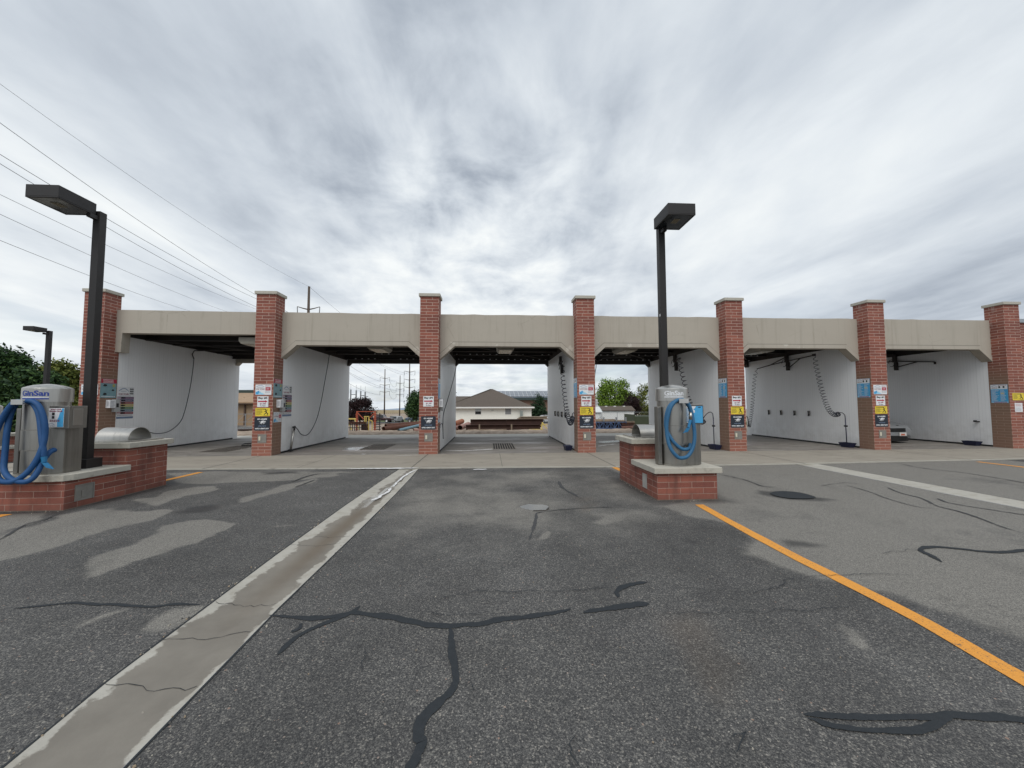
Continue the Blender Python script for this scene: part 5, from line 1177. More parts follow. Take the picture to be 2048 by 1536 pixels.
# ================================================================ WHAT STANDS BEHIND THE WASH
def px_at(px, y): return at(px, 808, Y=y).x                      # where a sight line crosses the row y metres out
def pz_at(px, py, y): return at(px, py, Y=y).z
def leaf_mat(name, c1, c2, c3):
    b = NB(name); g = b.node('ShaderNodeNewGeometry'); c = b.ramp(g.outputs['Random Per Island'], [(0, c1), (.55, c2), (1, c3)])
    b.b.inputs['Transmission Weight'].default_value = 0.0
    try: b.b.inputs['Subsurface Weight'].default_value = 0.0
    except Exception: pass
    return b.fin(c, .7, None, .25)
M_BARK = plain('bark', (.07, .05, .038), .95, 0, .3, 4)
LM = {'dark': leaf_mat('leaf_dark_green', (.010, .030, .010), (.028, .066, .02), (.07, .13, .035)), 'olive': leaf_mat('leaf_olive', (.045, .065, .012), (.11, .135, .026), (.23, .24, .055)),
      'bright': leaf_mat('leaf_bright_green', (.05, .10, .008), (.13, .22, .022), (.26, .37, .055)), 'purple': leaf_mat('leaf_dark_red', (.010, .006, .007), (.022, .011, .012), (.045, .02, .02)), 'conifer': leaf_mat('leaf_conifer', (.010, .026, .012), (.02, .048, .02), (.04, .075, .03))}
def tree(name, label, base, blobs, n, leaf, kind, trunk_r, trunk_h, seed, grp='trees beyond the wash'):
    r = np.random.default_rng(seed); o = thing(name, label, 'tree', base, 0, grp); mb = MB()
    mb.tube(smooth_path([(0, 0, -.3), (.05*trunk_h, 0, trunk_h*.5), (0, .03*trunk_h, trunk_h), (0, 0, trunk_h*1.5)], 4), [trunk_r*(1-.45*k/12) for k in range(13)], 8)
    for k in range(7):
        b_ = blobs[k % len(blobs)]; mb.tube([(0, 0, trunk_h*(.75+.08*k)), (b_[0]*.5, b_[1]*.5, (trunk_h+b_[2])*.55), (b_[0]+r.uniform(-.3, .3)*b_[3], b_[1], b_[2]+.2*b_[5])], [trunk_r*.5, trunk_r*.3, trunk_r*.08], 6)
    mb.build('trunk', M_BARK, o, smooth=True)
    vol = np.array([b_[3]*b_[4]*b_[5] for b_ in blobs])**.7; vol = vol/vol.sum(); V = []; F = []
    # sprays: little clumps of leaves whose spread gives light and dark masses
    nc = n//9
    for c in range(nc):
        b_ = blobs[r.choice(len(blobs), p=vol)]; d = r.normal(size=3); d /= np.linalg.norm(d)
        rad = r.uniform(.45, 1.0)**.5*(1+.22*r.normal()*(r.random() < .35)); ctr = np.array(b_[:3])+d*np.array(b_[3:])*rad
        for k in range(9):
            p = ctr+r.normal(size=3)*leaf*1.5; nv = d*.5+r.normal(size=3)*.8+np.array([0, 0, .25]); nv /= np.linalg.norm(nv)
            t = np.cross(nv, r.normal(size=3)); t /= np.linalg.norm(t)+1e-9; bt = np.cross(nv, t); s_ = leaf*r.uniform(.55, 1.3); i = len(V)
            V += [tuple(p-t*s_), tuple(p+bt*s_*.5), tuple(p+t*s_), tuple(p-bt*s_*.5)]; F.append((i, i+1, i+2, i+3))
    me = bpy.data.meshes.new('crown'); me.from_pydata(V, [], F); me.materials.append(LM[kind]); c = bpy.data.objects.new('crown', me); COL.objects.link(c); c.parent = o
    return o
def blobs_round(w, h, z0, n, seed, lean=0):
    r = random.Random(seed); B = [(0, 0, z0+h*.5, w*.62, w*.62, h*.46)]
    for k in range(n):
        a = r.uniform(0, 6.28); u = r.uniform(.15, .9); zz = z0+h*u; ww = w*(1-abs(u-.42)*1.15); B.append((math.cos(a)*ww*.62, math.sin(a)*ww*.62, zz, w*r.uniform(.22, .36), w*r.uniform(.22, .36), h*r.uniform(.10, .2)))
    return B
def blobs_cone(w, h, z0, n, seed):
    r = random.Random(seed); B = []
    for k in range(n):
        u = k/(n-1); ww = w*(1-u)**.8+.06*w
        for j in range(max(1, int(4*(1-u))+1)): a = r.uniform(0, 6.28); B.append((math.cos(a)*ww*.45, math.sin(a)*ww*.45, z0+h*u, ww*.55, ww*.55, h*.10))
    return B
def tree_px(name, label, pxl, pxr, pytop, y, kind, shape_, n, leaf, seed, trunk=.0, pyb=None):
    xa, xb = px_at(pxl, y), px_at(pxr, y); g = zt(y) if -13.2 < (xa+xb)/2 or y > 20 else -.3; zt_ = pz_at((pxl+pxr)/2, pytop, y); w = (xb-xa)/2; h = zt_-g
    z0 = trunk*h; B = (blobs_round if shape_ == 'round' else blobs_cone)(w, (h-z0)*.93, z0, 16 if shape_ == 'round' else 9, seed)
    return tree(name, label, ((xa+xb)/2, y, g), B, n, leaf, kind, .035*w+.06, max(.4, z0+.15*h), seed)
# left edge
tree_px('leafy_tree', 'dark green tree at the left edge, tallest of its group', -60, 62, 690, 30, 'dark', 'round', 16000, .16, 1, .08)
tree_px('leafy_tree', 'olive green tree just left of the leftmost brick pillar', 62, 152, 722, 33, 'olive', 'round', 13000, .17, 2, .08)
tree_px('leafy_tree', 'dark green tree low between the left lamp posts', 20, 120, 738, 27, 'dark', 'round', 10000, .15, 3, .05)
tree_px('leafy_tree', 'olive green tree behind the leftmost brick pillar', 118, 215, 745, 40, 'olive', 'round', 6000, .2, 4, .08)
tree_px('leafy_tree', 'dark green tree cut by the left edge of the photo', -160, -20, 705, 27, 'dark', 'round', 5000, .18, 14, .08)
# seen through the bays
tree_px('purple_leaf_tree', 'dark red leafed tree left of the utility pylons', 682, 757, 791, 62, 'purple', 'round', 9000, .13, 5, .12)
tree_px('leafy_tree', 'dense green tree just left of the third brick pillar', 806, 858, 783, 74, 'dark', 'round', 8000, .17, 6, .10)
tree_px('conifer', 'dark conifer right of the white house', 1052, 1100, 782, 78, 'conifer', 'cone', 8000, .19, 7, .03)
tree_px('conifer', 'small conifer top behind the low brown roof of the house', 900, 924, 781, 95, 'conifer', 'cone', 2500, .2, 8, .03)
tree_px('leafy_tree', 'bright green tree above the white sheds', 1180, 1276, 752, 95, 'bright', 'round', 15000, .22, 9, .12)
tree_px('purple_leaf_tree', 'dark red leafed tree right of the bright green tree', 1240, 1285, 783, 88, 'purple', 'round', 5000, .17, 10, .12)
tree_px('leafy_tree', 'olive green tree against the white wall, right of the red tree', 1262, 1330, 766, 92, 'olive', 'round', 6000, .2, 11, .08)

# utility pylons: tapered steel poles with three cross-arms
M_POLE = plain('pylon_brown', (.075, .055, .042), .8, 0, .15, 1); M_INS = plain('insulator_grey', (.13, .13, .13), .5)
PY = {}
def pylon(key, x, y, ztop, arms, half, label, drop):
    g = zt(y); o = thing('utility_pole', label, 'utility pole', (x, y, g), 0, 'brown steel pylons with cross-arms')
    h = ztop-g; MB().tube([(0, 0, -.5), (0, 0, h)], [.34, .17], 10).build('pole', M_POLE, o, smooth=True); tips = []
    for a in arms:
        za = a-g
        for s_ in (-1, 1):
            mb = MB().tube([(0, 0, za-.25), (s_*half*.5, 0, za-.05), (s_*half, 0, za+.22)], [.11, .08, .05], 6); ar = mb.build('cross_arm', M_POLE, o, smooth=True)
            im = MB().tube([(s_*half, 0, za+.20), (s_*(half-.08), 0, za-drop)], .07, 6).build('insulator', M_INS, ar, smooth=True)
            tips.append(Vector((x+s_*half, y, g+za-drop)))
    PY[key] = (tips, Vector((x, y, ztop))); return o
yA, yD, yB, yC = 62, 143, 170, 204
def zs(px, pys, y): return [pz_at(px, p, y) for p in pys]
pylon('A', px_at(612, yA), yA, pz_at(612, 573, yA), [pz_at(612, 616, yA)]+[pz_at(612, 616, yA)-3.0, pz_at(612, 616, yA)-6.0], 1.75, 'brown pylon rising above the roofline between the second and third pillars', 1.4)
pylon('D', px_at(818.5, yD), yD, pz_at(818.5, 722, yD), zs(818.5, (743, 759, 774.5), yD), 2.0, 'thickest brown pylon, left of the third brick pillar', 1.4)
pylon('B', px_at(769, yB), yB, pz_at(769, 738, yB), zs(769, (756, 769.5, 783.5), yB), 2.1, 'leftmost of the three pylons seen through the second bay', 1.4)
pylon('C', px_at(799.5, yC), yC, pz_at(799.5, 751, yC), zs(799.5, (766.5, 778, 789), yC), 2.0, 'thin middle pylon of the three seen through the second bay', 1.4)
M_WIRE = plain('wire_grey', (.055, .055, .06), .6)
def wire(a, b_, sag, label, r=.016, ext=0):
    r = r*1.0
    a, b_ = Vector(a), Vector(b_); P = []
    for k in range(25):
        t = k/24; p = a.lerp(b_, t); p.z -= sag*4*t*(1-t); P.append(p)
    o = MB().tube([p-a for p in P], r, 5).build('power_line', M_WIRE, smooth=True); o.location = a
    return tag(o, label, 'power line', 'overhead power lines')
# the near span: survey the point where each wire leaves the frame at the left, on the line of poles
tA, topA = PY['A']; tB, topB = PY['B']; tC, topC = PY['C']; tD, topD = PY['D']
def left_pt(py, X): return at(0, py, X=X)
XN = topA.x-.6
def near(py, dx, tgt, sag, label, r):
    p = left_pt(py, XN+dx); d = (p-Vector(tgt)); e_ = p+d*.25; wire(e_, tgt, sag, label, r)
near(140, 0, topA, 1.3, 'thinnest top wire crossing the upper left sky', .011)
near(219, -1.4, tA[0], 1.3, 'second wire from the top at the left edge of the sky', .018)
def near2(py, X, tgt, sag, label, r): 
    p = left_pt(py, X); d = (p-Vector(tgt)); wire(p+d*.1, tgt, sag, label, r)
XB = topB.x
near2(299, XN-1, at(575, 624, Y=62), .9, 'third wire from the top at the left edge, meeting the second pillar', .018)
near2(318, XN-2, at(575, 640, Y=62), .9, 'fourth wire from the top, just under the third at the left edge', .018)
near2(380, XB-8, at(560, 633, Y=150), 1.5, 'third lowest wire in the left sky', .024)
near2(419, XB-6, at(515, 641, Y=150), 1.5, 'second lowest wire in the left sky', .024)
near2(471, XB-4, at(462, 641, Y=150), 1.5, 'lowest wire in the left sky, ending above the tall bay', .024)
# spans seen through the bays
n_ = 0
for (pa, pb, sg) in ((tA[1], tD[0], 1.6), (tA[3], tD[2], 1.6), (tA[5], tD[4], 1.6), (tA[0], tD[1], 1.6)): n_ += 1; wire(pa, pb, sg, f'wire running to the thickest pylon, {("highest", "second", "third", "fourth")[n_-1]} of its span', .02)
n_ = 0
for k in (0, 2, 4): n_ += 1; p = at(690, (724, 741, 762)[n_-1], Y=120); wire(p, tB[k], .8, f'{("upper", "middle", "lower")[n_-1]} wire running from the white wall to the leftmost pylon', .035)
n_ = 0
for k in (1, 3, 5): n_ += 1; wire(tB[k], tC[k-1], 1.4, f'{("upper", "middle", "lower")[n_-1]} wire slung between the left and middle pylons', .04)
n_ = 0
for k in (0, 2, 4): n_ += 1; wire(tC[k+1], tD[k], 1.6, f'{("upper", "middle", "lower")[n_-1]} wire slung between the middle and thickest pylons', .035)
wire(topA, topD, 1.2, 'thin top wire from the roofline pylon to the thickest pylon', .018)
# substation frames left of the pylons
ys_ = 150; o = thing('substation_frame', 'grey substation posts with cross-beams behind the dark red tree', 'substation', (px_at(713, ys_), ys_, zt(ys_)))
M_GAL = plain('galvanised', (.26, .28, .30), .6, .3); ox = px_at(713, ys_)
for k, p in enumerate((701, 712, 721, 730)):
    MB().tube([(px_at(p, ys_)-ox, 0, 0), (px_at(p, ys_)-ox, 0, pz_at(p, 779+1.6*k, ys_)-zt(ys_))], .28, 6).build('post', M_GAL, o); MB().tube([(px_at(p, ys_)-ox, 0, pz_at(p, 779+1.6*k, ys_)-zt(ys_)), (px_at(p, ys_)-ox, 0, pz_at(p, 768+1.6*k, ys_)-zt(ys_))], .05, 5).build('lightning_rod', M_GAL, o)
for a, b_, z_ in ((701, 712, 789), (721, 730, 791), (730, 736, 793)): zz = pz_at(a, z_, ys_)-zt(ys_); MB().bar((px_at(a, ys_)-ox, 0, zz), (px_at(b_, ys_)-ox, 0, zz), .3).build('cross_beam', M_GAL, o)

# white house with a brown hip roof
yh = 60; gz = zt(yh); xl, xr = px_at(903, yh), px_at(1063, yh); ex0, ex1 = px_at(885, yh), px_at(1068, yh); ze = pz_at(980, 814.5, yh); zr_ = pz_at(983, 778, yh+6)
o = thing('white_house', 'white house with brown hip roof behind the rusty beams', 'house', (0, yh, gz)); OH = (0, yh, gz)
M_HOUSE = plain('house_white', (.80, .80, .74), .85, 0, .05, 3); M_SHIN = plain('shingle_brown', (.105, .085, .07), .95, 0, .22, 6); M_TRIM = plain('house_trim', (.72, .72, .70), .6, 0, .05)
wlh = child(MB().box(xl, xr, yh, yh+12, gz, ze-.02), 'wall', M_HOUSE, o, OH)
xp = px_at(983, yh+6); mb = MB(); A = [(ex0, yh-.6, ze), (ex1, yh-.6, ze), (ex1, yh+12.6, ze), (ex0, yh+12.6, ze)]; ap = (xp-.25, yh+6, zr_); ap2 = (xp+.25, yh+6.5, zr_)
mb.add(A+[ap, ap2], [(0, 1, 5, 4), (1, 2, 5), (2, 3, 4, 5), (3, 0, 4), (3, 2, 1, 0)]); rf = child(mb, 'roof', M_SHIN, o, OH)
zl_ = pz_at(930, 792, yh+5); mb = MB(); xw0 = px_at(858, yh)
mb.add([(xw0, yh+1.2, ze), (xp-2, yh+1.2, ze), (xp-2, yh+7, zl_), (xw0, yh+7, zl_), (xw0, yh+12, ze), (xp-2, yh+12, ze)], [(0, 1, 2, 3), (3, 2, 5, 4)]); child(mb, 'wing_roof', M_SHIN, rf, OH)
child(MB().box(ex0, ex1, yh-.66, yh-.602, ze-.16, ze+.06), 'gutter', M_TRIM, rf, OH); child(MB().box(xw0, xl-.01, yh+1.8, yh+11, gz, ze-.03), 'wing_wall', M_HOUSE, o, OH)
v_ = at(1027, 800, Y=yh+2.5); child(MB().tube([v_-Vector((0, 0, .4)), v_+Vector((0, 0, .12))], [.14, .10], 8), 'roof_vent', M_TRIM, rf, OH)
for (a, b_, c_, d_, dk) in ((950.5, 962, 817, 828.5, True), (1010.5, 1022, 817, 828.5, False)):
    p = at(a, d_, Y=yh); q = at(b_, c_, Y=yh); f_ = child(MB().box(p.x-.07, q.x+.07, yh-.05, yh-.002, p.z-.07, q.z+.07), 'window', M_TRIM, o, OH)
    child(MB().box(p.x, q.x, yh-.06, yh-.0502, p.z, q.z if not dk else (p.z+q.z)/2), 'pane', M_GLASS if dk else plain('pane_grey', (.22, .23, .24), .2), f_, OH)
    if dk: child(MB().box(p.x, q.x, yh-.06, yh-.0502, (p.z+q.z)/2+.03, q.z), 'pane', plain('pane_pale', (.45, .50, .52), .2), f_, OH)
p = at(985, 821.5, Y=yh); child(MB().lathe([(0, .0), (.2, .0), (.2, .06)], (p.x, yh-.03, p.z), 14), 'wall_vent', M_GREYBOX, o, OH)
for px in (1040.5,): p = at(px, 822, Y=yh); child(MB().box(p.x-.05, p.x+.35, yh-.5, yh-.1, gz, p.z), 'utility_cabinet', plain('cabinet_green_grey', (.22, .25, .24), .6), o, OH)
# long building with solar panels
ybd = 112; g2 = zt(ybd); xa, xb = px_at(985, ybd), px_at(1140, ybd); z0_, z1_ = pz_at(1040, 795.5, ybd), pz_at(1040, 782, ybd+9)
o = thing('solar_roof_building', 'long brick building with solar panel roof behind the white house', 'building', (xa, ybd, g2)); OB = (xa, ybd, g2)
child(MB().box(xa, xb, ybd+.8, ybd+16, g2, z0_-.02), 'wall', plain('brick_tan_far', (.21, .13, .10), .9, 0, .1, 1), o, OB)
rf = child(MB().add([(xa-1, ybd, z0_), (xb, ybd, z0_), (xb, ybd+9, z1_), (xa-1, ybd+9, z1_), (xa-1, ybd+18, z0_), (xb, ybd+18, z0_)], [(0, 1, 2, 3), (3, 2, 5, 4)]), 'roof', plain('roof_slate_far', (.10, .12, .15), .6), o, OB)
child(MB().box(xa-1, xb, ybd-.12, ybd-.002, z0_-.7, z0_+.05), 'eave_fascia', plain('eave_dark_green', (.03, .05, .05), .6), rf, OB)
M_PV = plain('solar_panel', (.13, .15, .18), .2, 0, .1, 1); nx_ = 17
mb = MB(); dzr = (z1_-z0_)/9
for i in range(nx_):
    for j in range(3):
        u0 = xa+1.5+i*1.32; y0_ = ybd+1.3+j*2.2; y1_ = y0_+2.0; mb.add([(u0, y0_, z0_+(y0_-ybd)*dzr+.15), (u0+1.15, y0_, z0_+(y0_-ybd)*dzr+.15), (u0+1.15, y1_, z0_+(y1_-ybd)*dzr+.15), (u0, y1_, z0_+(y1_-ybd)*dzr+.15)], [(0, 1, 2, 3)])
mb2 = MB(); ya_, yb_ = ybd+1.1, ybd+8.0; mb2.add([(xa+1.3, ya_, z0_+(ya_-ybd)*dzr+.1), (xa+1.6+nx_*1.32, ya_, z0_+(ya_-ybd)*dzr+.1), (xa+1.6+nx_*1.32, yb_, z0_+(yb_-ybd)*dzr+.1), (xa+1.3, yb_, z0_+(yb_-ybd)*dzr+.1)], [(0, 1, 2, 3)])
ar_ = child(mb2, 'panel_rack', plain('rack_pale', (.42, .44, .46), .5), rf, OB); sp_ = child(mb, 'solar_array', M_PV, ar_, OB); sp_['kind'] = 'stuff'
# tan building glimpsed at the left
yt = 60; g3 = zt(yt); xa, xb = px_at(395, yt), px_at(560, yt); o = thing('tan_building', 'tan building with sloping roof glimpsed left of the second pillar', 'building', (xa, yt, g3)); OT = (xa, yt, g3)
M_TAN = plain('tan_siding', (.30, .215, .135), .85, 0, .08, .5); zt1, zt2 = pz_at(495, 804, yt), pz_at(495, 783, yt)
wt = child(MB().box(xa, xb, yt, yt+14, g3, zt1-.02), 'wall', M_TAN, o, OT)
rf = child(MB().add([(xa-1, yt-.8, zt1), (xb+1, yt-.8, zt1), (xb+1, yt+7, zt2), (xa-1, yt+7, zt2), (xa-1, yt-.8, zt1-.2), (xb+1, yt-.8, zt1-.2)], [(0, 1, 2, 3), (4, 5, 1, 0)]), 'roof', plain('tan_roof', (.34, .235, .15), .9, 0, .1, 1), o, OT)
child(MB().box(xa-1, xb+1, yt-.74, yt-.5, zt1-.36, zt1-.201), 'eave', plain('eave_brown', (.06, .04, .03), .8), rf, OT); child(MB().box(xa-3, xb+1, yt+7, yt+7.3, zt2, zt2+.5), 'ridge_cap', plain('ridge_green', (.03, .05, .045), .7), rf, OT)
for p in (491,): xx = px_at(p, yt); child(MB().box(xx-.1, xx+.1, yt-.2, yt-.002, g3, zt1-.4), 'downpipe', plain('pipe_brown', (.08, .05, .035), .7), wt, OT)
for p in (488,): q = at(p, 797, Y=yt+2.5); child(MB().tube([q-Vector((0, 0, .5)), q+Vector((0, 0, .2))], [.16, .1], 8), 'roof_vent', plain('vent_tan', (.40, .30, .2), .7), rf, OT)
# railing in front of it
yr_ = 50; o = thing('metal_railing', 'grey metal railing in front of the tan building', 'railing', (px_at(475, yr_), yr_, zt(yr_))); ox = px_at(475, yr_); L = px_at(560, yr_)-ox
zb_, zt_2 = pz_at(495, 850, yr_)-zt(yr_), pz_at(495, 828, yr_)-zt(yr_)
MB().bar((0, 0, zt_2), (L, 0, zt_2), .06).build('top_rail', M_GAL, o); MB().bar((0, 0, zt_2-1.0), (L, 0, zt_2-1.0), .05).build('bottom_rail', M_GAL, o)
for k in range(6): MB().bar((L*k/5, 0, -.3), (L*k/5, 0, zt_2), .07).build('post', M_GAL, o)
for k in range(5): MB().bar((L*k/5, 0, zt_2-1.0), (L*(k+1)/5, 0, zt_2), .04).build('brace', M_GAL, o)

# vehicles
def wheel(o, x, y, r, w, rim, org=(0, 0, 0)):
    n = 18; P = [(r*.55, -w/2), (r*.95, -w/2), (r, -w/2+.03), (r, w/2-.03), (r*.95, w/2), (r*.55, w/2)]
    mb = MB().lathe(P, n=n); mb.v = [(a, c, b_) for a, b_, c in mb.v]; wh = mb.build('wheel', M_BLACK, o, smooth=True, loc=(x, y, r))
    mb = MB().lathe([(0, -w*.36), (r*.56, -w*.40)], n=n).lathe([(0, w*.36), (r*.56, w*.40)], n=n); mb.v = [(a, c, b_) for a, b_, c in mb.v]; mb.build('rim', rim, wh)
def vehicle(name, label, cat, loc, rz, body, glass_rows, paint, L, Wd, wheels, wr, rim, group=None):
    """body: list of (x, z_low, z_high, half-width factor) stations along the length"""
    o = thing(name, label, cat, loc, rz, group); mb = MB(); V = []; F = []
    for x, zl_, zm, zh, wm, wh_ in body:
        w = Wd/2; V += [(x, -w*wm*.92, zl_), (x, -w*wm, (zl_+zm)*.55), (x, -w*wm*.97, zm), (x, -w*wh_, zh), (x, w*wh_, zh), (x, w*wm*.97, zm), (x, w*wm, (zl_+zm)*.55), (x, w*wm*.92, zl_)]
    n = len(body)
    for i in range(n-1):
        for k in range(8): F.append((i*8+k, i*8+(k+1) % 8, (i+1)*8+(k+1) % 8, (i+1)*8+k))
    F += [tuple(range(7, -1, -1)), tuple(range((n-1)*8, n*8))]; mb.add(V, F); bo = mb.build('body', paint, o, autos=32)
    for poly in glass_rows: MB().add(poly, [tuple(range(len(poly)))]).build('window', M_GLASS, o)
    for x in wheels:
        for s_ in (-1, 1): wheel(o, x, s_*(Wd/2-.10), wr, .24, rim)
    return o
def carpaint(name, c): 
    if name not in MATS: b = NB(name); b.b.inputs['Coat Weight'].default_value = .6; MATS[name] = b.fin(c, .35, .3)
    return MATS[name]
SED = [(-2.25, .35, .75, .82, .86, .70), (-2.05, .22, .85, .98, .96, .80), (-1.4, .20, .90, 1.02, 1, .82), (-.75, .20, .92, 1.42, 1, .66), (.35, .20, .92, 1.45, 1, .64), (1.0, .20, .90, 1.02, 1, .80), (1.9, .22, .80, .86, .95, .76), (2.25, .35, .62, .66, .85, .66)]
SUVB = [(-2.3, .45, 1.0, 1.55, .95, .70), (-2.15, .35, 1.05, 1.76, 1, .74), (.2, .35, 1.05, 1.78, 1, .72), (.95, .35, 1.02, 1.12, 1, .84), (2.1, .38, .98, 1.06, .96, .82), (2.35, .5, .85, .9, .86, .70)]
PKB = [(-2.75, .55, 1.0, 1.10, .97, .94), (-.8, .48, 1.02, 1.12, 1, .95), (-.72, .48, 1.08, 1.82, 1, .74), (.55, .48, 1.08, 1.84, 1, .72), (1.25, .48, 1.06, 1.15, 1, .86), (2.55, .5, 1.02, 1.1, .97, .86), (2.75, .6, .9, .95, .9, .8)]
def side_glass(x0, x1, zl_, zh, w1, w2, ins=.25):
    return [[(x0, s_*w1, zl_), (x1, s_*w1, zl_), (x1-ins, s_*w2, zh), (x0+ins*.6, s_*w2, zh)] for s_ in (-1, 1)]
M_RIM = plain('rim_silver', (.55, .55, .55), .35, .6); M_RIMW = plain('rim_white', (.75, .75, .75), .4)
def far_vehicle(kind, label, px, y, rz, col, cname, s=1.0, rim=None):
    p = (px_at(px, y), y, zt(y)+.06); body = {'car': SED, 'suv': SUVB, 'pickup': PKB}[kind]
    g = {'car': side_glass(-1.25, .85, .95, 1.38, .93*.9, .66*.95), 'suv': side_glass(-2.0, .75, 1.10, 1.68, .925, .75), 'pickup': side_glass(-.66, 1.05, 1.14, 1.72, .93, .74)}[kind]
    o = vehicle({'car': 'parked_car', 'suv': 'parked_suv', 'pickup': 'pickup_truck'}[kind], label, kind if kind != 'pickup' else 'pickup truck', p, rz, body, g, carpaint(cname, col), 4.5, {'car': 1.8, 'suv': 1.9, 'pickup': 1.95}[kind], {'car': (-1.35, 1.4), 'suv': (-1.4, 1.45), 'pickup': (-1.75, 1.75)}[kind], {'car': .32, 'suv': .37, 'pickup': .40}[kind], rim or M_RIM, 'vehicles parked beyond the yard')
    o.scale = (s, s, s); return o
far_vehicle('pickup', 'dark maroon pickup truck with white wheels behind the yellow frame', 762, 88, R(-8), (.045, .018, .022), 'paint_maroon', 1.0, M_RIMW)
far_vehicle('suv', 'silver grey off-roader parked right of the maroon pickup', 787, 92, R(150), (.38, .39, .40), 'paint_silver_far', .85)
far_vehicle('car', 'dark car half hidden behind the silver off-roader', 800, 97, R(100), (.02, .02, .022), 'paint_black')
far_vehicle('pickup', 'blue grey pickup truck left of the third brick pillar', 838, 84, R(176), (.12, .15, .20), 'paint_bluegrey')
for k, (px, y, rz, c, n_, l) in enumerate(((1072, 84, 35, (.70, .70, .70), 'paint_white', 'white car under the conifer, nearest the white house'), (1092, 74, 28, (.72, .72, .72), 'paint_white', 'white car beside the right wall of the middle bay'), (1066, 96, 30, (.10, .12, .16), 'paint_slate', 'dark slate car behind the white cars'), (1082, 99, 30, (.25, .30, .38), 'paint_blue_far', 'pale blue car in the back row of the car park'), (1058, 90, 35, (.5, .5, .5), 'paint_silver_far', 'silver car beside the corner of the white house'))):
    far_vehicle('car', l, px, y, R(rz), c, n_)
# silver car in the wash: tail towards the viewer
M_CAR = carpaint('paint_silver_car', (.27, .28, .29)); cx_, cy_ = 16.66, 17.15
CARB = [(-2.34, .34, .52, .62, .70, .55), (-2.26, .22, .56, .70, .88, .70), (-2.05, .18, .62, .765, .97, .78), (-1.5, .18, .74, .86, 1, .80), (-.95, .20, .84, .95, 1, .78), (-.15, .20, .88, 1.32, 1, .60), (.7, .20, .90, 1.36, 1, .58), (1.5, .22, .92, 1.05, 1, .74), (2.1, .26, .84, .96, .95, .76), (2.3, .40, .70, .84, .85, .70)]
o = vehicle('silver_car', 'silver car standing in the wash bay, half hidden by a pillar', 'car', (cx_, cy_, .012), R(90), CARB, side_glass(-.6, 1.3, .92, 1.29, .88, .60), M_CAR, 4.6, 1.86, (-1.4, 1.4), .34, M_RIM)
def nose(name, pts, mat, off):
    # a panel set into the curved nose: local x runs along the car, y across it
    v = [(-2.335-off+.30*(abs(y)/.85)**3, y, z) for y, z in pts]; n = len(pts)//2; F = [(i, i+1, len(pts)-2-i, len(pts)-1-i) for i in range(n-1)]
    MB().add(v, F).build(name, mat, o)
ysq = np.linspace(-.76, .76, 25)
def cap_(y, w): return max(0, 1-max(0, (abs(y)-(w-.08))/.08)**2)**.5
nose('dark_grille', [(y, .545+.078*cap_(y, .76)) for y in ysq]+[(y, .545-.078*cap_(y, .76)) for y in ysq[::-1]], plain('grille_black', (.004, .004, .004), .5), .05)
nose('lower_intake', [(y, .30+.02*abs(y)) for y in ysq]+[(y, .09) for y in ysq[::-1]], plain('grille_black', (.004, .004, .004), .5), .04)
nose('bumper_band', [(y, .455) for y in ysq]+[(y, .31+.02*abs(y)) for y in ysq[::-1]], M_CAR, .045)
MB().box(-2.41, -2.395, -.40, -.10, .305, .445).build('number_plate', plain('plate_white', (.62, .60, .58), .5), o); MB().add([(-2.4105, -.14, .325), (-2.4105, -.36, .325), (-2.4105, -.30, .40), (-2.4105, -.24, .38), (-2.4105, -.19, .41)], [(0, 1, 2, 3, 4)]).build('plate_emblem', plain('plate_orange', (.50, .10, .03), .5), o)
MB().box(-2.22, -2.16, -.29, -.21, .715, .735).build('bonnet_badge', M_INK, o)

# ---- the steel yard
RUST = plain('rust_steel', (.105, .045, .030), .9, 0, .35, 3); RUST2 = plain('rust_dark', (.055, .028, .022), .9, 0, .3, 3); RUSTO = plain('rust_orange', (.30, .10, .045), .9, 0, .25, 4); M_PINKP = plain('rust_pink', (.33, .19, .16), .9, 0, .2, 4)
M_ORANGE = plain('rack_orange', (.40, .085, .04), .6, 0, .25, 3); M_YEL2 = plain('frame_yellow', (.55, .43, .12), .6, 0, .2, 3); M_BLUE2 = plain('truss_blue', (.07, .12, .24), .65, 0, .25, 4); M_TIM = plain('timber_grey', (.24, .19, .14), .9, 0, .3, 3)
def gp(px, y, dz_=.08): return Vector((px_at(px, y), y, zt(y)+dz_))
def ibeam(label, a, b_, h, w, mat, grp='rusty steel beams stacked in the yard'):
    a, b_ = Vector(a), Vector(b_); d = (b_-a); L = d.length; t = .025; o = MB().box(0, L, -w/2, w/2, 0, t).box(0, L, -w/2, w/2, h-t, h).box(0, L, -t/2, t/2, t+.0005, h-t-.0005).build('steel_beam', mat); o.location = a
    o.rotation_euler = (0, -math.atan2(d.z, math.hypot(d.x, d.y)), math.atan2(d.y, d.x)); return tag(o, label, 'steel beam', grp)
def pipe(label, a, b_, r, mat, grp='steel pipes lying in the yard'):
    a, b_ = Vector(a), Vector(b_); d = (b_-a).normalized(); mb = MB(); n = 16; u = Vector((0, 0, 1)) if abs(d.z) < .9 else Vector((1, 0, 0)); s_ = d.cross(u).normalized(); u = s_.cross(d); V = []
    for p in (Vector((0, 0, 0)), b_-a):
        for rr in (r, r*.93):
            V += [p+(u*math.cos(2*math.pi*k/n)+s_*math.sin(2*math.pi*k/n))*rr for k in range(n)]
    F = []
    for k in range(n):
        q = (k+1) % n; F += [(k, q, 2*n+q, 2*n+k), (n+k, 3*n+k, 3*n+q, n+q), (k, n+k, n+q, q), (2*n+k, 2*n+q, 3*n+q, 3*n+k)]
    mb.add(V, F); o = mb.build('steel_pipe', mat, autos=40); o.location = a; return tag(o, label, 'pipe', grp)
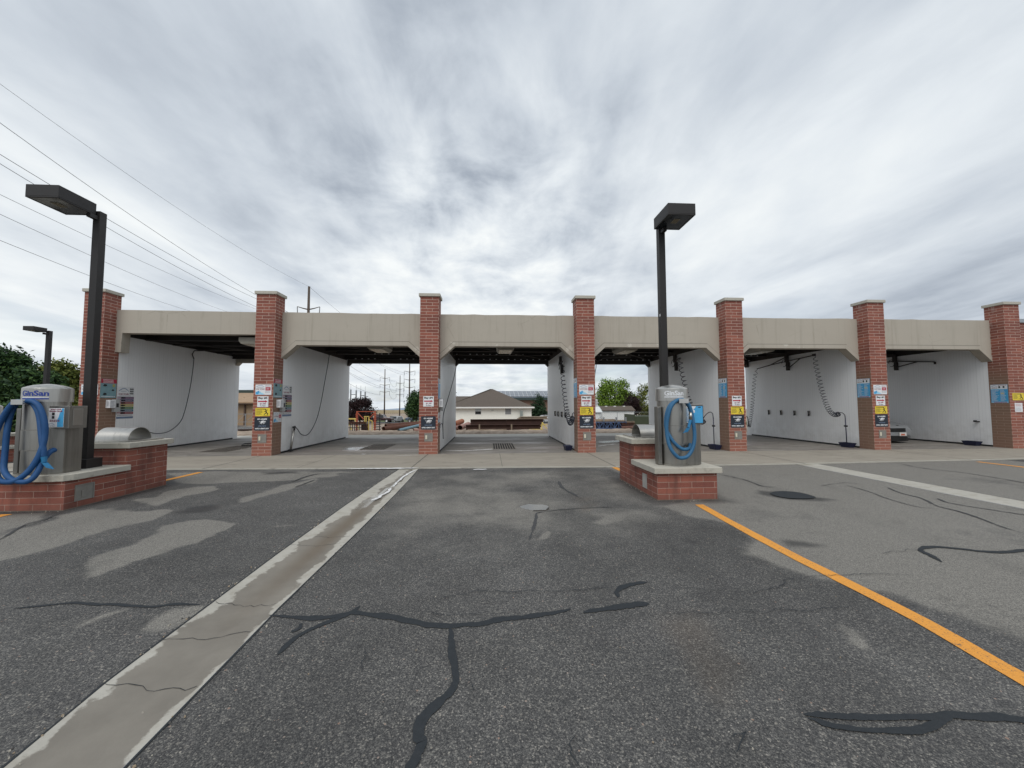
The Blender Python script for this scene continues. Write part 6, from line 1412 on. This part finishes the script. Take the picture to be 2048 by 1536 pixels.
# big dark beams in the middle bay
y1b = 28
ibeam('long dark rusty beam lying lowest in front of the white house', gp(932, y1b, .0), gp(1080, y1b+.4, .0), .42, .3, RUST2); ibeam('long dark rusty beam lying on top of the stack before the white house', gp(941, y1b+.3, .42), gp(1086, y1b+.6, .42), .40, .3, RUST2)
ibeam('rusty beam behind the long stack, ends showing at its right', gp(1000, y1b+1.6, .2), gp(1084, y1b+1.2, .2), .5, .3, RUST)
for k, px in enumerate((959, 1023)): tag(MB().box(-.05, .05, -.05, .05, 0, .46).build('timber_stake', M_TIM, loc=gp(px, y1b-.3, .0)), ('left', 'right')[k]+' short timber stake against the long dark beams', 'stake', 'timber stakes by the beams')
pipe('orange rusty wide pipe with open end on top of the pipe pile', at(908, 848.5, Y=27.6), at(924, 842.5, Y=31), .20, RUSTO); pipe('pinkish wide pipe with open end, lower left of the pipe pile', at(908, 856.5, Y=27.2), at(931, 852, Y=31), .19, M_PINKP); pipe('pinkish wide pipe with open end nearest the long beams', at(920, 855.5, Y=27.4), at(937, 848.5, Y=31), .19, M_PINKP)
o = MB().bar((0, 0, .04), (1.0, 0, .04), .07).bar((.9, 0, .06), (1.0, .2, .55), .06).bar((1.0, .2, .55), (1.3, .1, .1), .06).bar((.85, .1, .35), (1.35, .15, .4), .05).build('yellow_bracket', M_YEL2, loc=gp(1058, 27.6, .02)); tag(o, 'yellow steel bracket at the right end of the long dark beams', 'bracket')
o = MB().box(-1.2, 1.2, -.5, .5, 0, .08).box(-1.1, 1.1, -.4, .4, .08, .16).box(-1.0, 1.2, -.45, .4, .1605, .22).build('plank_stack', M_TIM, loc=gp(1065, 30.5, .80)); tag(o, 'flat grey stack of planks on the beams before the parked cars', 'planks')
for k in range(5):
    o = MB().bar((0, 0, .03), (random.uniform(.8, 1.8), random.uniform(-.3, .3), .05), .10, .06).build('scrap_plank', (M_TIM, M_PINKP, M_TIM, RUST, M_TIM)[k], loc=gp(936+k*9, 27.0, .06)); tag(o, ('leftmost', 'second', 'third', 'fourth', 'rightmost')[k]+' scrap board in the dirt below the long dark beams', 'board', 'scrap boards in the dirt')
# second bay: orange rack, yellow frame, black rack, rails, pipes
yo = 27.5; a = gp(713, yo, 0); h = pz_at(730, 823, yo)-zt(yo); w = px_at(752, yo)-a.x
o = thing('orange_rack', 'orange-red notched steel rack in front of the dark red tree', 'rack', a)
for x in (.05, w-.05):
    MB().box(x-.04, x+.04, -.04, .04, 0, h).build('upright', M_ORANGE, o)
    for k in range(9): MB().box(x-.085, x+.085, -.06, .06, .12+k*(h-.2)/9, .17+k*(h-.2)/9).build('notch', M_ORANGE, o)
MB().bar((0, 0, h), (w, 0, h), .045).build('top_bar', M_ORANGE, o); MB().bar((.1, 0, h-.1), (w*.38, 0, h*.62), .05).build('brace', M_ORANGE, o); MB().bar((w-.1, 0, h-.1), (w*.62, 0, h*.62), .05).build('brace', M_ORANGE, o)
yy_ = 27.0; a = gp(730, yy_, 0); o = thing('yellow_gantry', 'pale yellow tube frame inside the orange rack', 'gantry', a); w = px_at(745, yy_)-a.x; h = pz_at(737, 833, yy_)-zt(yy_)
for x, hh in ((0, h), (.10, h*.95), (w*.55, h*.95), (w, h*.72)): MB().bar((x, 0, 0), (x, 0, hh), .055).build('post', M_YEL2, o)
MB().bar((-.05, 0, h), (w*.6, 0, h), .06).build('rail', M_YEL2, o); MB().bar((w*.55, 0, h*.8), (w, 0, h*.70), .05).build('rail', M_YEL2, o); MB().bar((.1, .05, h*.35), (w*.5, .05, h*.3), .10).build('plate', M_YEL2, o)
a = gp(692, 32, 0); o = thing('yellow_trestle', 'small yellow trestle at the end of the white wall', 'trestle', a); MB().bar((0, 0, .9), (.9, 0, .9), .10).build('rail', M_YEL2, o); MB().bar((.1, 0, .9), (.5, 0, 0), .06).build('leg', M_YEL2, o); MB().bar((.7, 0, .9), (1.1, 0, 0), .06).build('leg', M_YEL2, o)
yb_ = 28.5; a = gp(751, yb_, 0); o = thing('black_rack', 'black steel shelving rack right of the orange rack', 'rack', a); w = px_at(760, yb_)-a.x; h = pz_at(755, 826, yb_)-zt(yb_)
for x in (0, w): MB().bar((x, 0, 0), (x, 0, h), .05).build('post', M_INK, o)
for k in range(7): MB().box(-.05, w+.05, -.2, .2, .1+k*h/7.4, .15+k*h/7.4).build('shelf', M_INK, o)
ibeam('rusty beam lying on the dark cage left of the orange rack', gp(690, 26.6, .55), gp(734, 27.0, .55), .13, .3, RUST)
a = gp(692, 26.8, 0); o = thing('dark_cage', 'low dark steel cage under the rusty beam by the white wall', 'cage', a); w = px_at(733, 26.8)-a.x
for z_ in (.06, .28, .50): MB().bar((0, 0, z_), (w, 0, z_), .05).build('rail', M_INK, o)
for k in range(10): MB().bar((w*k/9, 0, 0), (w*k/9, 0, .54), .04).build('bar', M_INK, o)
MB().box(w-.35, w+.05, .1, .5, 0, .52).build('end_plate', RUST, o)
pipe('long rusty pipe running right from the black rack', gp(768, 26.2, .2), gp(845, 29, .45), .17, RUST); pipe('second long rusty pipe lying behind the first', gp(772, 28.5, .35), gp(850, 31, .55), .17, RUST); pipe('pale blue pipe lying in front of the rusty pipes', gp(798, 25.4, .12), gp(850, 28, .50), .10, plain('pipe_blue', (.16, .27, .33), .7, 0, .2, 4)); pipe('short rusty pipe by the third pillar base', gp(828, 25.2, .12), gp(850, 25.6, .12), .12, M_PINKP)
r_ = random.Random(5)
for k in range(9):
    a = gp(764+k*9, 31+r_.uniform(-.5, .8), .15+.1*(k % 2)); o = MB().bar((0, 0, 0), (r_.uniform(.9, 2.0), r_.uniform(-.4, .4), r_.uniform(-.08, .12)), r_.uniform(.1, .2), .12).build('scrap_steel', (RUST2, RUST, RUST2)[k % 3], loc=a); tag(o, f'dark scrap bar behind the long rusty pipes, {("first", "second", "third", "fourth", "fifth", "sixth", "seventh", "eighth", "ninth")[k]} from the left', 'scrap metal', 'scrap bars behind the pipes')
ibeam('low rusty beam in the gap left of the second pillar', gp(478, 27, .10), gp(520, 27.3, .10), .12, .25, RUST2)
# sheds behind the fourth pillar
ysd_ = 82; gs = zt(ysd_)
def shed(pxl, pxr, pyr, pye, label, roofmat, yy):
    xa, xb = px_at(pxl, yy), px_at(pxr, yy); ze_, zr2_ = pz_at(pxl, pye, yy), pz_at(pxl, pyr, yy+1.8); g_ = zt(yy); o = thing('white_shed', label, 'shed', (xa, yy, g_), 0, 'white sheds beyond the yard'); OS = (xa, yy, g_)
    w_ = MB().box(xa+.15, xb-.2, yy, yy+3.6, g_, ze_-.02); w_.add([(xa+.15, yy, ze_-.02), (xa+.15, yy+3.6, ze_-.02), (xa+.15, yy+1.8, zr2_-.05)], [(0, 1, 2)]); child(w_, 'wall', M_TRIM, o, OS)
    rf = child(MB().add([(xa, yy-.3, ze_), (xb, yy-.3, ze_), (xb-.1, yy+1.8, zr2_), (xa, yy+1.8, zr2_), (xa, yy+3.9, ze_), (xb, yy+3.9, ze_), (xa, yy-.3, ze_-.15), (xb, yy-.3, ze_-.15)], [(0, 1, 2, 3), (3, 2, 5, 4), (6, 7, 1, 0), (1, 5, 2)]), 'roof', roofmat, o, OS)
    return o, rf, OS, xa, xb, ze_, zr2_
o, rf, OS, xa, xb, ze_, zr2_ = shed(1203, 1270, 812, 820.5, 'long white shed with brown roof under the bright green tree', M_SHIN, ysd_)
for t in (.2, .46, .74): x_ = xa+(xb-xa)*t; child(MB().box(x_-.25, x_+.25, ysd_+1.45, ysd_+1.7, zr2_-.2, zr2_+.02), 'roof_vent', M_TRIM, rf, OS)
shed(1186, 1204, 813, 824, 'small white shed left of the long white shed', plain('roof_white_far', (.60, .62, .62), .7), 78)
# chain-link fence
yf = 56; o = thing('chain_link_fence', 'chain-link fence in front of the white sheds', 'fence', gp(1180, yf)); ox = px_at(1180, yf); zf = pz_at(1200, 825.5, yf)-zt(yf)
for px in (1200, 1234, 1268, 1300, 1330): x_ = px_at(px, yf)-ox; MB().bar((x_, 0, -.2), (x_, 0, zf), .06).build('post', M_GAL, o)
for z_ in (zf, .15): MB().bar((0, 0, z_), (px_at(1330, yf)-ox, 0, z_), .04).build('rail', M_GAL, o)
x_ = px_at(1200, yf)-ox; MB().bar((x_, 0, zf*.55), (x_-1.2, 0, 0), .05).build('brace', M_GAL, o); MB().bar((x_, 0, zf*.55), (x_+1.2, 0, 0), .05).build('brace', M_GAL, o)
mb = MB(); W_ = px_at(1330, yf)-ox
for k in range(-12, int(W_/.34)): 
    for s_ in (1, -1):
        x0_ = k*.34 if s_ > 0 else k*.34+zf; x1_ = x0_+s_*zf; za, zb2 = .1, zf
        if min(x0_, x1_) < 0 or max(x0_, x1_) > W_: continue
        mb.bar((x0_, .02*s_, za), (x1_, .02*s_, zb2), .005)
mb.build('wire_mesh', M_GAL, o)['kind'] = 'stuff'
# blue trusses and timber on trestles
yk = 29; a = gp(1190, yk, 0); o = thing('blue_truss', 'blue lattice steel truss lying in the yard below the sheds', 'truss', a); w = px_at(1252, yk)-a.x; hb_ = .56
for z_ in (.08, hb_): MB().bar((0, 0, z_), (w, 0, z_), .06).build('chord', M_BLUE2, o); MB().bar((0, .6, z_), (w, .6, z_), .06).build('chord', M_BLUE2, o)
for k in range(9):
    x_ = w*k/8; MB().bar((x_, 0, .08), (x_, 0, hb_), .045).build('strut', M_BLUE2, o); MB().bar((x_, .6, .08), (x_, .6, hb_), .045).build('strut', M_BLUE2, o)
    if k < 8: MB().bar((x_, 0, .08 if k % 2 else hb_), (x_+w/8, 0, hb_ if k % 2 else .08), .04).build('diagonal', M_BLUE2, o)
ibeam('dark beam added behind the blue truss to darken its gaps', gp(1188, yk+1.0, .0), gp(1262, yk+1.1, .0), .50, .4, RUST2)  # added beam, darkens the bright ground seen through the truss
o = MB().box(0, w*1.02, -.25, .4, 0, .09).box(.1, w*.7, -.1, .3, .0905, .16).build('timber_deck', M_TIM, loc=a+Vector((-.1, .2, hb_+.05))); tag(o, 'long weathered timbers lying across the blue truss', 'timber')
for k, px in enumerate((1207, 1232, 1251)): o = MB().bar((0, 0, 0), (0, 0, .32), .09).build('deck_stanchion', M_GAL, loc=gp(px, yk-.2, hb_+.05)); tag(o, ('left', 'middle', 'right')[k]+' short steel stanchion standing on the timbers', 'stanchion', 'stanchions on the timbers')
for k in range(5): ibeam(('lowest', 'second', 'third', 'fourth', 'top')[k]+' rusty beam of the small stack right of the blue truss', gp(1243, yk-.4+.12*k, .02+.12*k), gp(1268, yk-.2+.12*k, .04+.12*k), .10, .2, (RUST, M_PINKP, RUST2, RUST, M_TIM)[k], 'short beams stacked by the truss')
o = MB().box(0, 5.0, 0, 2.2, .35, 1.0).box(.2, .6, 0, 2.2, 0, .3495).box(4.2, 4.6, 0, 2.2, 0, .3495).box(-.08, -.0005, -.05, 2.25, .2, 1.15).build('green_skip', plain('skip_green', (.045, .06, .032), .7, 0, .2, 2), loc=gp(1269, 31, 0)); tag(o, 'low dark green steel skip left of the white wall, behind the right island', 'skip')
# pale far wall with openings across the field
yw = 330; o = MB(); xa, xb = px_at(752, yw), px_at(835, yw); g_ = zt(yw); za = pz_at(790, 826, yw); zb2 = pz_at(790, 820.5, yw); o.box(xa, xb, yw, yw+1, min(g_, za)-1, zb2)
o = o.build('far_wall', plain('wall_tan_far', (.40, .34, .24), .9, 0, .1, .2)); tag(o, 'long pale tan wall across the field below the pylons', 'wall')
for k in range(16): MB().box(xa+3+k*(xb-xa-6)/16, xa+3.7+k*(xb-xa-6)/16, yw-.3, yw-.002, za-2.4, za).build('pilaster', plain('pilaster_brown', (.22, .17, .11), .9), o)

# grit lying along the gutter edges and round the islands
def grit():
    mb = MB(); r_ = random.Random(11)
    def stone(x, y, s_):
        v = [(x+r_.uniform(.6, 1)*s_*math.cos(a), y+r_.uniform(.6, 1)*s_*math.sin(a), .002) for a in (0, 1.26, 2.5, 3.77, 5.0)]
        t = [(x+(a-x)*.6, y+(b_-y)*.6, .004+s_*r_.uniform(.4, .8)) for a, b_, _ in v]; mb.add(v+t, [(5, 6, 7, 8, 9)]+[(i, (i+1) % 5, 5+(i+1) % 5, 5+i) for i in range(5)], r_.choice(PAL))
    PAL = [plain('grit_pale', (.42, .39, .33), .9), plain('grit_dark', (.10, .095, .09), .9), plain('grit_tan', (.30, .24, .17), .9)]
    for k in range(170):
        y = 1.9+r_.random()**1.6*7.8; e_ = r_.random() < .6; x = float(gl(y))-abs(r_.gauss(0, .04)) if e_ else float(gr(y))+abs(r_.gauss(0, .05)); stone(x, y, r_.uniform(.003, .011))
    for cx in (CXR, CXL):
        for k in range(60):
            t = r_.random()
            x, y = ((cx+(-.56-abs(r_.gauss(0, .04))), 6.45+1.9*t) if k % 2 else (cx-.55+1.1*t, 6.44-abs(r_.gauss(0, .05))))
            stone(x, y, r_.uniform(.004, .010))
    for k in range(90): stone(r_.uniform(-3, 4), r_.uniform(1.6, 6), r_.uniform(.003, .007))
    return tag(mb.build('loose_grit'), kind='stuff')
grit()
